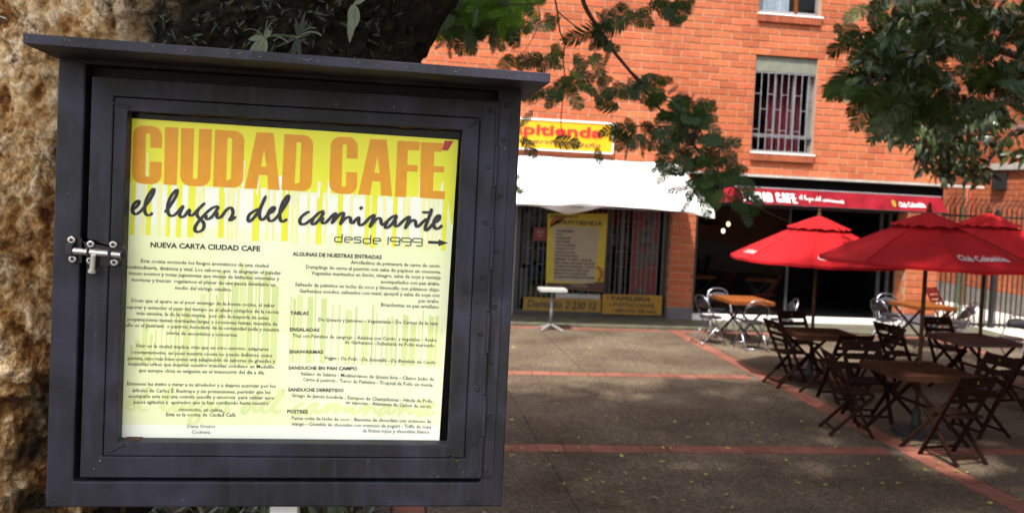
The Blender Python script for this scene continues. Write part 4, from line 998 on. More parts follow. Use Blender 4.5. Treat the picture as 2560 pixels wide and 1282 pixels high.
wlist = [(322, 3), (436, 5), (560, 3), (603, 6), (690, 14), (714, 5), (792, 7), (818, 7), (904, 6), (963, 3), (1046, 5), (1100, 5), (365, 3), (500, 4), (640, 5)]
for a, w_ in wlist:
    top = slp(a, random.uniform(372, 430)); bot = slp(a, 470)
    wb.add([pf(u, v, .00045) for u, v in ((a+3, top+w_*.6), (a+w_+3, top), (a+w_, bot), (a, bot))], [(0, 1, 2, 3)])
for i in range(len(bars)-1):
    a, b = bars[i][1]+2, bars[i+1][0]-1
    if b-a > 3:
        top, bot = slp(a, random.uniform(452, 475)), slp(a, 560)
        wb.add([pf(u, v, .0003) for u, v in ((a+4, top), (b+4, top), (b, bot), (a, bot))], [(0, 1, 2, 3)])
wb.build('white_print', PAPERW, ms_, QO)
gb1, gb2 = MB(), MB(); u = 322
while u < 1100:
    w_ = random.choice([3, 5, 8, 14, 17]); 
    if not (692 < u < 704):
        if u < 700: top = 870-170*math.exp(-((u-600)/130)**2)-random.uniform(-10, 70); bot = 911+.01*u-6
        else: top = 700+ (u-700)*.22+random.uniform(-10, 60); bot = 905+.03*(u-700)
        (gb1 if random.random() < .6 else gb2).add([pf(a, v, .0002) for a, v in ((u+4, top), (u+w_+4, top+random.uniform(0, 8)), (u+w_-2, bot), (u-2, bot))], [(0, 1, 2, 3)])
    u += w_+random.choice([3, 5, 8, 12])
gb1.build('green_barcode', GPRINT, ms_, QO); gb2.build('green_barcode', GPRINT2, ms_, QO)
wq = MB(); quad(wq, [(xl(1060)+.5, 1060), (xr(1064)-.5, 1064), (xr(1103)-.5, 1103), (xl(1102)+.5, 1102)], .00015); wq.build('glare_foot', PAPERW, ms_, QO)  # pale strip: glare painted along the foot of the sheet
tm = MB(); script(tm, lambda a, b, l: pf(312+(a-325)*.995, 975+(b-478)*.86-(a-325)*.025, .0003+l*.006), width=11, k=3); tm.build('watermark_script', GPRINT2, ms_, QO)
tt = MB()
for ch, *q in TITLE: glyph(tt, ch, [tpx(p) for p in q], lambda a, b: pf(a, b, .0006))
tt.build('title_lettering', ORANGE, ms_, QO)
MB().add([pf(*tpx(p), .0007) for p in ((2415, 245), (2484, 245), (2440, 318), (2397, 315))], [(0, 1, 2, 3)]).build('red_accent', REDP, ms_, QO)
sm_ = MB(); script(sm_, lambda a, b, l: pf(a, b, .0009+l), width=8.2, jit=1.2e-6, k=6); sm_.build('script_lettering', INK, ms_, QO)
# desde 1999 in squared strokes
dm = MB(); lay = [0]
def stroke(pts, w_=2.6, org=(720, 480), s=6.095):
    P_ = [np.array((org[0]+x/s, org[1]+y/s)) for x, y in pts]
    for a, b in zip(P_[:-1], P_[1:]):
        d = (b-a)/(np.linalg.norm(b-a)+1e-9); q = np.array([-d[1], d[0]])*w_/2; e = d*w_*.35; lay[0] += 1
        dm.add([pf(*x, .0008+lay[0]*1e-6) for x in (a-e-q, b+e-q, b+e+q, a-e+q)], [(0, 1, 2, 3)])
def sq9(x, y): return [[(x+145, y+62), (x+20, y+58), (x, y+45), (x, y+18), (x+20, y), (x+130, y+4), (x+147, y+20), (x+142, y+105), (x+125, y+118), (x+60, y+116)]]
for st in [[(828, 645), (820, 760), (730, 758), (712, 745), (714, 700), (730, 688), (822, 690)],
           [(868, 722), (978, 728), (978, 700), (960, 690), (885, 688), (866, 702), (864, 752), (880, 764), (930, 766)],
           [(1115, 692), (1030, 688), (1012, 700), (1012, 722), (1100, 732), (1112, 748), (1100, 775), (1005, 770)],
           [(1262, 665), (1254, 782), (1160, 780), (1145, 765), (1147, 720), (1165, 708), (1256, 712)],
           [(1300, 742), (1410, 748), (1410, 720), (1395, 708), (1320, 704), (1300, 718), (1297, 772), (1312, 784), (1362, 788)],
           [(1528, 685), (1522, 797)]]+sq9(1560, 692)+sq9(1730, 700)+sq9(1900, 705): stroke(st)
dm.add([pf(720+x/6.095, 480+y/6.095, .0008) for x, y in ((2135, 742), (2292, 748), (2295, 722), (2440, 775), (2290, 825), (2292, 792), (2132, 785))], [tuple(range(7))])
dm.build('year_lettering', INK, ms_, QO)
HEADS = [('NUEVA CARTA CIUDAD CAFE', (376.2, 617.8), (650.6, 627.9), 13.0), ('ALGUNAS DE NUESTRAS ENTRADAS', (731.2, 638.8), (954.2, 647.5), 9.6), ('TABLAS', (725.3, 785.8), (771.6, 786.8), 8.6), ('ENSALADAS', (724.2, 826.9), (799, 828.3), 8.6),
 ('SHAWARMAS', (722.8, 882.4), (807.6, 883.2), 8.6), ('SANDUCHE EN PAN CAMPO', (721, 922.4), (892.5, 924.8), 8.6), ('SANDUCHE DERRETIDO', (719.9, 977), (858.9, 979), 8.6), ('POSTRES', (717.9, 1031.6), (769.6, 1032.4), 8.6)]
hm = MB()
for t_, a, b, c in HEADS: text_line(hm, t_, a, b, c, lambda u, v: pf(u, v, .0008), offset=.03)
hm.build('heading_lettering', INK, ms_, QO)
BODY = [('Esta cocina enciende los fuegos aromáticos de una ciudad', (352.6, 655.9), (671, 668.5)), ('multitudinaria, dinámica y vital. Los sabores que  le alegrarán el paladar', (317.9, 671), (702.6, 686.4)),
 ('tienen acentos y notas juguetonas que vienen de latitudes orientales y', (321.7, 686.4), (698, 700.5)), ('moriscas y buscan  regalarnos el placer de una pausa deleitable en', (329.5, 702.6), (688.5, 715.7)), ('medio del vértigo citadino.', (437.9, 723), (580.7, 728)),
 ('Dicen que el apuro es el peor enemigo de la buena cocina, el saber', (328.4, 754.2), (687.9, 767.5)), ('esperar y entender el paso del tiempo es el aliado cómplice de la receta', (316.8, 770.7), (697, 783.7)), ('más excelsa, la de la vida misma,  por ello la mayoría de estas', (342, 786.2), (671.7, 798.5)),
 ('preparaciones tienen marinadas largas y cocciones lentas, muestra de', (319, 801.2), (693.8, 813.6)), ('ello es el pastrami  o pastrón, heredado de la comunidad judía y nuestra', (314.3, 815.7), (697.6, 828)), ('oferta de encurtidos y conservas.', (416.4, 835.7), (595.4, 841)),
 ('Vivir en la ciudad implica, más que en otro entorno, adaptarse', (339, 867.4), (671.7, 876.4)), ('constantemente, así pues nuestra cocina no puede definirse como', (328.4, 883.2), (681.1, 892.2)), ('purista, sino más bien como una adaptación de sabores de grandes y', (319.6, 898.5), (688, 906.3)),
 ('exquisitas urbes que inspiran nuestro transitar cotidiano en Medellín,', (320, 912.6), (687.9, 920.6)), ('que aunque chica es exigente en el transcurrir del día a día.', (346.3, 928.9), (661.8, 934.8)),
 ('Entonces les invito a mirar a su alrededor y a dejarse acariciar por los', (317.9, 962.1), (689.6, 968.4)), ('árboles de Carlos E. Restrepo y sin pretensiones, permitir que les', (331.2, 979), (676.3, 983.6)), ('acompañe esta vez una comida sencilla y amorosa  para calmar esos', (321.7, 993.1), (684.9, 997.5)),
 ('pasos agitados y  apurados que le han conducido hasta nuestro', (334.7, 1007.8), (671.7, 1011)), ('rinconcito, en calma.', (447.4, 1026.4), (558, 1028)), ('Esta es la cocina de Ciudad Café.', (415.4, 1039), (591.2, 1040.5)), ('Diana Orozco', (467.8, 1068.5), (538, 1068.5)), ('Cocinera', (479, 1082.6), (525.3, 1083.2)),
 ('Arrolladitos de primavera de carne de cerdo.', (876.9, 659.5), (1102.6, 669)), ('Dumplings de carne al pastrón con salsa de pepinos en conserva.', (765.3, 671), (1101.8, 683.7)), ('Vegetales marinados en limón, vinagre, salsa de soya y naranja', (778.3, 686.4), (1101.6, 698)),
 ('acompañados con pan árabe.', (952, 707.9), (1100, 713.2)), ('Salteado de palmitos en leche de coco y limoncillo con plátanos chips.', (737.9, 714.7), (1099.5, 728.3)), ('Garbanzos cocidos, salteados con maní, ajonjolí y salsa de soya con', (747.8, 730.7), (1098.6, 742.2)), ('pan árabe.', (1046.4, 755.3), (1098, 756.8)), ('Bruschettas en pan artellano', (952.7, 765.2), (1097, 771)),
 ('De Quesos y Jamones - Vegetariana - De Carnes de la casa', (796.2, 802.2), (1094.2, 812.1)), ('Thai con Palmitos de cangrejo - Asiática con Cerdo  y vegetales - Árabe', (731, 842.3), (1091.3, 853.6)), ('de Garbanzos - Sudestada de Pollo marinado.', (861.7, 858.5), (1088.5, 867.3)),
 ('*Veggie - De Pollo - De Solomillo - De Bondiolo de Cerdo', (811.5, 897.4), (1088, 909.7)), ('Italiano de Salame - Mediterráneo de Queso brie - Clásico Judio de', (752.6, 937), (1085, 951.3)), ('Carne al pastrón - Turco de Palmitos - Tropical de Pollo en menta.', (757.1, 951.3), (1083.2, 965.9)),
 ('Griego de Jamón bondiola - Europeo de Champiñones - Hindé de Pollo', (728.7, 991.2), (1081.2, 1006.3)), ('en especies - Ateniense de Cañon de cerdo.', (863.8, 1008.6), (1079.9, 1019.5)), ('Panna cotta de leche de coco - Bavorise de chocolate con cremoso de', (729.3, 1047.8), (1078.3, 1056.6)),
 ('mango - Crumble de chocolate con cremoso de yogurt - Trifle de sopa', (729.8, 1062.2), (1077.7, 1070.2)), ('de frutos rojos y chocolate blanco.', (905.7, 1079.4), (1075.8, 1082.7))]
bm1, bm2 = MB(), MB()
for t_, a, b in BODY:
    sh = 0.0
    if t_[0] == '*': t_ = t_[1:]; sh = .25
    text_line(bm2 if t_ in ('Cocinera', 'Diana Orozco') else bm1, t_, a, b, 9.4, lambda u, v: pf(u, v, .0008), offset=.010, shear=sh, res=1)
bm1.build('body_lettering', INKG, ms_, QO); bm2.build('signature_lettering', INKL, ms_, QO)

# ================================================================== THE BIG LEANING TREE
tree = tag(empty('shade_tree', (-1.9, 3.4, 0)), 'huge leaning tree with golden flaking bark behind the menu case, feathery branches above', 'tree'); TO = (-1.9, 3.4, 0)
TR_, TY = 0.70, 3.33
E0 = F(331, 1270, 3.05); E1 = F(1091, 0, 3.05)
e0 = np.array([E0[0], E0[2]]); e1 = np.array([E1[0], E1[2]]); dd = (e1-e0)/np.linalg.norm(e1-e0); nn_ = np.array([-dd[1], dd[0]])
def axis(z):   # right silhouette line minus radius
    return np.array([e0[0]+dd[0]/dd[1]*(z-e0[1])-TR_*.985/dd[1], z])
def vnoise(P, s, seed=0):
    Q = P*s; i = np.floor(Q).astype(np.int64); f_ = Q-i; f_ = f_*f_*(3-2*f_)
    def h(a, b, c):
        x = (a*374761393+b*668265263+c*2147483647+seed*974634777) & 0xffffffff; x = ((x ^ (x >> 13))*1274126177) & 0xffffffff; return ((x ^ (x >> 16)) & 0xffff)/65535.0
    r = 0
    for a in (0, 1):
        for b in (0, 1):
            for c in (0, 1):
                wgt = (f_[:, 0] if a else 1-f_[:, 0])*(f_[:, 1] if b else 1-f_[:, 1])*(f_[:, 2] if c else 1-f_[:, 2]); r = r+wgt*h(i[:, 0]+a, i[:, 1]+b, i[:, 2]+c)
    return r
def fbm(P, s, o=4, seed=0): return sum(vnoise(P, s*2**k, seed+k)*.5**k for k in range(o))/sum(.5**k for k in range(o))
# rows: dense in the visible stretch
zr = np.concatenate([np.linspace(-.1, 1.25, 30, endpoint=False), np.linspace(1.25, 3.25, 420, endpoint=False), np.linspace(3.25, 6.0, 50)])
NA = 860
ca = np.linspace(0, 2*math.pi, NA, endpoint=False)
# the camera-facing half gets most of the columns
ca = ca+0.55*np.sin(ca+math.pi/2+0.15) if False else ca
A, Z = np.meshgrid(ca, zr); A = A.ravel(); Z = Z.ravel()
ax = np.stack([axis(0)[0]+(axis(1)[0]-axis(0)[0])*Z, np.full_like(Z, TY), Z], 1)
rad = TR_*(1+.35*np.exp(-Z/.35))*np.where(Z > 3.6, 1-.06*(Z-3.6), 1)
# section perpendicular to the lean
tx = np.array([dd[0], 0, dd[1]]); nx3 = np.array([-dd[1], 0, dd[0]]); ny3 = np.array([0, 1.0, 0])
Nn = np.cos(A)[:, None]*nx3+np.sin(A)[:, None]*ny3
P0 = ax+Nn*rad[:, None]
big = fbm(P0, 1.7, 3, 5)-.5
Pq = P0+np.stack([fbm(P0, 9, 3, 31), fbm(P0, 9, 3, 41), fbm(P0, 9, 3, 51)], 1)*.05
# bark flakes: jittered cells (two scales)
def worley(P, s, seed):
    Q = P*s; i = np.floor(Q).astype(np.int64); best = np.full(len(P), 9.0); sec = np.full(len(P), 9.0); idv = np.zeros(len(P))
    for a in (-1, 0, 1):
        for b in (-1, 0, 1):
            for c in (-1, 0, 1):
                ia, ib, ic = i[:, 0]+a, i[:, 1]+b, i[:, 2]+c
                x = (ia*73856093 ^ ib*19349663 ^ ic*83492791 ^ seed*2654435761) & 0xffffffff
                x = ((x ^ (x >> 15))*2246822519) & 0xffffffff; x = ((x ^ (x >> 13))*3266489917) & 0xffffffff; x = x ^ (x >> 16)
                jx, jy, jz = (x & 1023)/1023., ((x >> 10) & 1023)/1023., ((x >> 20) & 1023)/1023.
                d = (Q[:, 0]-ia-jx)**2+(Q[:, 1]-ib-jy)**2+(Q[:, 2]-ic-jz)**2
                cl = d < best; sec = np.where(cl, best, np.minimum(sec, d)); idv = np.where(cl, (jx*7+jy*3+jz) % 1.0, idv); best = np.where(cl, d, best)
    return np.sqrt(best), np.sqrt(sec), idv
Ps = Pq*np.array([1.0, 1.0, 0.75])
warp = np.stack([fbm(P0, 6, 3, 131), fbm(P0, 6, 3, 141), fbm(P0, 6, 3, 151)], 1)*.10
terr = fbm((P0+warp)*np.array([1.0, 1.0, .7]), 25, 4, 201); terr = (terr-.5)*1.5+.5
lev = terr*8.0; levi = np.floor(lev); levf = lev-levi; step_ = levi+np.clip(levf/.22, 0, 1)
f1, f2, idc = worley(Ps, 24, 1)
g1, g2, idg = worley(Ps, 9, 7)
edge = np.clip((f2-f1)/.22, 0, 1); edge2 = np.clip((g2-g1)/.14, 0, 1)
fine = fbm(P0, 70, 3, 9)-.5
disp = big*.13+(idc-.5)*.006+(idg-.5)*.006+fine*.014+(step_-4)*.0065+(fbm(P0, 5, 3, 77)-.5)*.04
P1 = P0+Nn*disp[:, None]
me = bpy.data.meshes.new('trunk'); nr = len(zr)
jj, ii = np.meshgrid(np.arange(NA), np.arange(nr-1)); jj = jj.ravel(); ii = ii.ravel(); j2 = (jj+1) % NA
quads = np.stack([ii*NA+jj, (ii+1)*NA+jj, (ii+1)*NA+j2, ii*NA+j2], 1)
V = P1-np.array(TO)
me.vertices.add(len(V)); me.vertices.foreach_set('co', V.astype(np.float32).ravel())
me.loops.add(quads.size); me.loops.foreach_set('vertex_index', quads.astype(np.int32).ravel())
me.polygons.add(len(quads)); me.polygons.foreach_set('loop_start', np.arange(0, quads.size, 4, dtype=np.int32)); me.polygons.foreach_set('loop_total', np.full(len(quads), 4, dtype=np.int32))
me.update(calc_edges=True); me.validate()
# moss and root mat, plus underside shade painted dark on the leaning right flank
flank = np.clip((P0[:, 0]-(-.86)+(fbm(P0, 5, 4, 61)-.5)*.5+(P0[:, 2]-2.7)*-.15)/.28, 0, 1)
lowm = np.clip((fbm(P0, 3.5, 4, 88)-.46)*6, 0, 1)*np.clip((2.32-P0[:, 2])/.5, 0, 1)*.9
moss_shade = np.clip(np.maximum(flank*1.25, lowm)*(.62+.8*fbm(P0, 20, 3, 3)), 0, 1)
tonev = np.clip(.52+.16*(levi-4)+.25*(idc-.5)+(fbm(P0, 2.2, 3, 17)-.5)*1.3+.25*(fine*2), 0, 1)
crev_shadev = .9*np.clip(np.maximum((1-np.clip((f2-f1)/.30, 0, 1))*.6*np.clip(fbm(P0, 7, 2, 411)*4-1.5, 0, 1), 0)+np.clip(1-levf/.45, 0, 1)*.8+np.where(levf > .93, .3, 0), 0, 1)*np.clip(fbm(P0, 9, 3, 301)*3-.7, 0, 1)  # dark crevices, with the small shadows of flake edges painted in
for nm, arr in (('tone', tonev), ('crev_shade', crev_shadev), ('moss', moss_shade)):  # 'moss' also carries the painted underside shade
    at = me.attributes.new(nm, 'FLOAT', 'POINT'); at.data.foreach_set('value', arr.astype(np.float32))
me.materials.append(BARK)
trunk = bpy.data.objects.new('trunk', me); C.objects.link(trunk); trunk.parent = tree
me.polygons.foreach_set('use_smooth', [True]*len(me.polygons))
# limbs above the frame
a6 = axis(5.9); lm_ = MB()
top = (a6[0], TY, 5.9)
for pts, r in (([top, (a6[0]+1.2, TY+.8, 7.0), (a6[0]+2.6, TY+2.6, 8.0), (a6[0]+3.4, TY+4.2, 8.4)], [.40, .26, .16, .06]), ([top, (a6[0]-.8, TY-1.2, 7.1), (a6[0]-2.2, TY-2.6, 7.9)], [.38, .24, .08]),
               ([top, (a6[0]+1.6, TY-1.0, 7.2), (a6[0]+4.2, TY-1.6, 7.9)], [.36, .2, .06]), ([top, (a6[0]-1.0, TY+1.5, 7.2), (a6[0]-2.6, TY+3.2, 8.0)], [.36, .2, .07]), ([top, (a6[0]+1.9, TY+.6, 6.9), (a6[0]+4.6, TY+1.6, 7.3), (a6[0]+5.6, TY+2.6, 7.4)], [.34, .2, .1, .04])):
    lm_.tube(pts, r, 12)
lm_.build('limb', TWIG, tree, TO, smooth=True)
MB().lathe([(.58, -.05), (.50, .12), (.3, .26), (.02, .3)], 20, (a6[0], TY, 5.9)).build('crotch', TWIG, tree, TO, smooth=True)
# crown high above (outside the frame), casting the dappled shade over the near paving
def crown(centers, n, size, rng):
    vs = np.zeros((n, 4, 3)); c_ = np.array(centers); 
    idx = rng.integers(0, len(c_), n); d = rng.normal(size=(n, 3)); d /= np.linalg.norm(d, axis=1)[:, None]
    r = rng.uniform(.35, 1.0, n)**.6
    P = c_[idx, :3]+d*r[:, None]*c_[idx, 3:4]*np.array([1, 1, .55])
    a = rng.normal(size=(n, 3)); a[:, 2] *= .4; a /= np.linalg.norm(a, axis=1)[:, None]; b = np.cross(a, rng.normal(size=(n, 3))); b /= np.linalg.norm(b, axis=1)[:, None]
    s = size*rng.uniform(.6, 1.3, n)[:, None]
    vs[:, 0] = P-a*s; vs[:, 1] = P-b*s*.35; vs[:, 2] = P+a*s; vs[:, 3] = P+b*s*.35
    return vs.reshape(-1, 3)
def quadmesh(name, V, m, parent, off, kind='stuff'):
    me = bpy.data.meshes.new(name); n = len(V)//4; V = V-np.array(off)
    me.vertices.add(len(V)); me.vertices.foreach_set('co', V.astype(np.float32).ravel())
    me.loops.add(n*4); me.loops.foreach_set('vertex_index', np.arange(n*4, dtype=np.int32))
    me.polygons.add(n); me.polygons.foreach_set('loop_start', np.arange(0, n*4, 4, dtype=np.int32)); me.polygons.foreach_set('loop_total', np.full(n, 4, dtype=np.int32))
    me.update(calc_edges=True); me.materials.append(m)
    o = bpy.data.objects.new(name, me); C.objects.link(o); o.parent = parent; o['kind'] = kind; return o
rg = np.random.default_rng(5); cc = []
for _ in range(230):
    x, y = rg.uniform(-8, 9.0), rg.uniform(-3.5, 8.6)
    if (x-.5)**2/80+(y-2.6)**2/24 > 1: continue
    z = 8.0-.03*((x-.5)**2+(y-2.5)**2)*.6+rg.uniform(-.6, .9)
    if z < 2.4+.30*max(y, 0)+1.4+.25*max(-x, 0)*0: z = 2.4+.30*max(y, 0)+1.6
    cc.append((x, y, z, rg.uniform(.9, 1.5)))
quadmesh('crown', crown(cc, 110000, .12, rg), LEAF, tree, TO)

# ---- feathery fronds hanging in view
def frond_mesh(seed, L=1.0, pairs=15):
    r = random.Random(seed); mb = MB(); n = 8
    sp = [(t*L, .02*math.sin(t*3), -.10*t*t*L) for t in [i/n for i in range(n+1)]]
    mb.tube(sp, [.018*(1-.6*i/n) for i in range(n+1)], 3, cap=False)
    for k in range(pairs):
        t = .10+.88*k/(pairs-1); p = np.array([t*L, .02*math.sin(t*3), -.10*t*t*L]); ln = .36*L*math.sin(math.pi*(t*.76+.16))*r.uniform(.85, 1.1)+.05
        for sg in (-1, 1):
            ang = math.radians(62-18*t+r.uniform(-6, 6)); d = np.array([math.cos(ang), sg*math.sin(ang), -.08+r.uniform(-.12, .1)]); q = np.array([-math.sin(ang)*sg, math.cos(ang), .1*sg])*.025
            m_ = p+d*ln*.62; e = p+d*ln+np.array([0, 0, -.02])
            mb.add([p-q*.75, m_-q, e, m_+q, p+q*.75], [(0, 1, 2, 3, 4)])
    return mb
FV = [frond_mesh(s) for s in range(5)]
FM = [f_.mesh('frond', LEAF) for f_ in FV]; FMB = [f_.mesh('frond', LEAFB) for f_ in FV]
def rot_to(d, roll):
    d = Vector(d).normalized(); q = d.to_track_quat('X', 'Z'); return q.to_matrix().to_4x4() @ Matrix.Rotation(roll, 4, 'X')
def dpx(du, dv, dy): # direction in the picture plane plus depth
    return np.array(RR)*du-np.array(UU)*dv+np.array([0, 1.0, 0])*dy
rt = random.Random(17)
fr_count = 0; frest = []
def put_frond(u, v, Y, du, dv, px, bright=False, parent=None, off=None, thing=None):
    """base at (u,v) of the picture at depth Y, px = length in photo pixels"""
    global fr_count
    p = F(u, v, Y); s = px/FPX*Y*1.02
    d = dpx(du, dv, rt.uniform(-.45, .45)); M = Matrix.Translation(p-np.array(TO)) @ rot_to(d, rt.choice((-1, 1))*math.pi/2+rt.uniform(-.75, .75)) @ Matrix.Scale(s, 4)
    k = rt.randrange(5)
    if fr_count < 296:
        inst('frond', (FMB if bright else FM)[k], tree, mw=M); fr_count += 1
    else: frest.append((k, M, bright))
tw = MB()
def twig(pts, r0_, Y, r1_=None):
    P_ = [F(u, v, Y+(i*0.06)) for i, (u, v) in enumerate(pts)]; n = len(P_); r1_ = r1_ or r0_*.4
    # smooth
    Q = []
    for i in range(n-1):
        a, b, c, d = P_[max(i-1, 0)], P_[i], P_[i+1], P_[min(i+2, n-1)]
        for j in range(5):
            t = j/5; Q.append(.5*((2*b)+(c-a)*t+(2*a-5*b+4*c-d)*t*t+(3*b-a-3*c+d)*t**3))
    Q.append(P_[-1]); m_ = len(Q); tw.tube(Q, [r0_+(r1_-r0_)*i/(m_-1) for i in range(m_)], 6)
Y1 = 5.4
twig([(1445, -60), (1462, 15), (1505, 85), (1535, 130), (1580, 185), (1640, 262), (1665, 290)], .017, Y1, .007)
twig([(1562, 165), (1600, 200), (1650, 245), (1710, 262), (1740, 275)], .007, Y1)
twig([(1655, 275), (1700, 320), (1740, 370), (1790, 430), (1850, 480), (1885, 510)], .011, Y1)
twig([(1700, 320), (1620, 315), (1560, 320), (1500, 345)], .006, Y1)
twig([(1380, -30), (1392, 20), (1400, 80), (1412, 105), (1408, 150), (1412, 200), (1403, 290), (1405, 330), (1420, 345)], .006, Y1-.2)
twig([(1395, 30), (1430, 60), (1460, 78), (1500, 85), (1560, 60), (1620, 20), (1690, 15)], .004, Y1)
twig([(1410, 190), (1360, 245), (1310, 268)], .003, Y1); twig([(1440, 210), (1490, 245), (1530, 285), (1512, 320)], .003, Y1)
twig([(1265, 12), (1350, 8), (1400, -20)], .005, Y1-.3); twig([(1345, 15), (1350, 50), (1335, 90), (1310, 130), (1290, 150)], .003, Y1-.3)
twig([(1230, -20), (1250, 20), (1270, 60), (1300, 100)], .006, Y1+.3); twig([(1100, -10), (1150, 40), (1170, 80), (1190, 110)], .005, Y1+.3)
twig([(1600, -30), (1660, 10), (1690, 25), (1700, 50)], .006, Y1)
twig([(1740, 370), (1800, 400), (1860, 450), (1900, 470), (1960, 500)], .004, Y1); twig([(1840, 480), (1900, 520), (1950, 545), (2000, 560)], .003, Y1)
tw.build('branch', TWIG, tree, TO, smooth=True)
PTS = [(1509,41),(1553,26),(1579,46),(1610,30),(1638,13),(1666,39),(1695,20),(1700,52),(1498,72),(1494,109),(1531,122),(1450,150),(1492,148),(1439,188),(1413,207),(1461,216),(1430,231),(1513,207),(1522,229),(1542,227),(1575,218),(1618,196),(1655,199),(1618,220),(1645,215),(1531,266),
 (1568,318),(1620,316),(1570,350),(1605,350),(1639,337),(1658,374),(1706,353),(1745,334),(1785,350),(1817,366),(1772,379),(1706,408),(1695,430),(1732,462),(1753,475),(1775,489),(1785,440),(1825,446),(1865,461),(1878,488),(1838,419),(1806,406),(1838,510),(1852,528),
 (1325,295),(1405,352),(1500,385),(1320,350),(1545,335),(1377,55),(1270,150),(1335,140),(1375,150),(1395,130),(1340,235),(1375,235),(1400,225),(1690,15),(1720,5),(1690,300),(1720,300),(1680,330),(1700,380),(1740,410),(1780,410)]
for (u, v) in PTS:
    for k in range(1 if (u < 1545 and v > 280) else 2):
        a = rt.uniform(-.3, 1.1)*math.pi*.9; du, dv = math.cos(a), abs(math.sin(a))*.9-.05
        if rt.random() < .4: du = -du
        put_frond(u-du*25+rt.uniform(-8, 8), v-dv*25+rt.uniform(-8, 8), Y1+rt.uniform(-.3, .3), du, dv, rt.uniform(44, 70))
for (u, v) in [(1444, 96), (1520, 75)]: put_frond(u+55, v-28, Y1, -.9, .42, 95)
for (u, v, a) in [(1570, 352, 90), (1605, 345, 88)]: put_frond(u, v, Y1, .02, 1, 48)
put_frond(1560, 312, Y1, -.95, .3, 70)
# heavy shaded knots of foliage
for (u, v, r_, n_) in [(1672, 243, 22, 16), (1728, 262, 22, 16), (1695, 290, 18, 12), (1740, 300, 18, 6), (1730, 345, 36, 10), (1700, 410, 34, 9), (1790, 420, 46, 12), (1830, 462, 36, 11), (1745, 470, 36, 5)]:
    for _ in range(n_):
        a = rt.uniform(0, 6.28); q = rt.uniform(0, r_); put_frond(u+q*math.cos(a), v+q*math.sin(a)*.8, Y1+rt.uniform(-.35, .35), math.cos(a), math.sin(a)*.5+.5, rt.uniform(38, 60))
# bright green bunch at the top beside the trunk
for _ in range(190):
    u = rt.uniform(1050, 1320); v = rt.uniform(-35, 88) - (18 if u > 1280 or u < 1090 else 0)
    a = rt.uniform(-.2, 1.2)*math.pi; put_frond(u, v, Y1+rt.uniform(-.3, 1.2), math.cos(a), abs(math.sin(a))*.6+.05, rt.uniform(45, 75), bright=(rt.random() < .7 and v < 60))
for (u, v) in [(1028, 60), (1040, 85), (1022, 105), (1050, 110), (1035, 130), (1015, 60)]: put_frond(u, v, 4.2, .2, .95, 36)
# leaf sprig beside the case on the white awning
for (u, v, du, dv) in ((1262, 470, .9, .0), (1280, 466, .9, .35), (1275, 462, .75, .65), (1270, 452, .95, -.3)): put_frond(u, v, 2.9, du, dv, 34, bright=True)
def frest_mesh(bright, name):
    m_ = MB()
    for k, M, b in frest:
        if b != bright: continue
        m_.add([tuple(M @ Vector(p)) for p in FV[k].v], FV[k].f)
    if m_.v: m_.build(name, LEAFB if bright else LEAF, tree, kind='stuff')
frest_mesh(True, 'foliage'); frest_mesh(False, 'foliage')

# ---- epiphytes on the trunk above the case roof
def leaf_shape(mb, p, d, up, L, W, curl=.2, n=5):
    p = np.array(p, float); d = np.array(d, float); d /= np.linalg.norm(d); s = np.cross(d, up); s /= np.linalg.norm(s); u_ = np.cross(s, d); L_, R_ = [], []
    rows = []
    for i in range(n+1):
        t = i/n; c = p+d*L*t-u_*curl*L*t*t*.6; w_ = W*math.sin(math.pi*min(max(t*.93+.05, 0), 1))**.8
        rows += [c-s*w_/2+u_*w_*.12, c, c+s*w_/2+u_*w_*.12]
    fs = []
    for i in range(n): fs += [(3*i, 3*i+1, 3*i+4, 3*i+3), (3*i+1, 3*i+2, 3*i+5, 3*i+4)]
    mb.add(rows, fs)
re_ = random.Random(8)
EP = [('pale grey green epiphyte rosette on the dark trunk just above the case roof', (662, 95), [((-.9, .1), 38, 15), ((-.75, .9), 60, 20), ((-.45, 1.0), 62, 22), ((-.15, 1), 55, 22), ((.55, -.55), 24, 14), ((.3, -.8), 26, 12), ((-.5, .75), 70, 16)], LEAFG),
      ('broad pale hanging epiphyte leaf on the dark trunk at the top edge', (884, 12), [((.02, 1), 62, 30), ((-.18, 1), 50, 20), ((-.1, 1.0), 95, 20), ((.9, -.5), 40, 14)], LEAFG),
      ('dull green strappy epiphyte between the two pale ones on the trunk', (745, 95), [((-.9, .4), 60, 6), ((-.8, -.1), 62, 7), ((.5, -.9), 50, 8), ((.9, -.3), 35, 8), ((-.3, 1), 55, 14), ((.1, 1), 50, 12), ((.3, -1), 65, 9), ((-.1, -1), 45, 10)], LEAFM)]
for lab, (u, v), leaves, m_ in EP:
    p0 = F(u, v, 2.56); o = tag(empty('epiphyte_plant', tuple(p0)), lab, 'plant')
    for (du, dv), L, W in leaves:
        mb = MB(); leaf_shape(mb, (0, 0, 0), dpx(du, dv, -.25), np.array([0, -1, .2]), L/FPX*2.6, W/FPX*2.6, .15); mb.build('leaf', m_, o, smooth=True)
    if m_ is LEAFM or u < 700:
        mb = MB()
        for _ in range(4):
            a = re_.uniform(0, 6.28); q = [np.array([0, 0, 0.])]
            for k in range(5): q.append(q[-1]+dpx(math.cos(a)*.9, -abs(math.sin(a))*.8+.25*k-.3, -.1)*re_.uniform(10, 16)/FPX*2.6)
            mb.tube(q, .0018, 5)
        mb.build('aerial_root', LEAFG, o)
mo = MB()
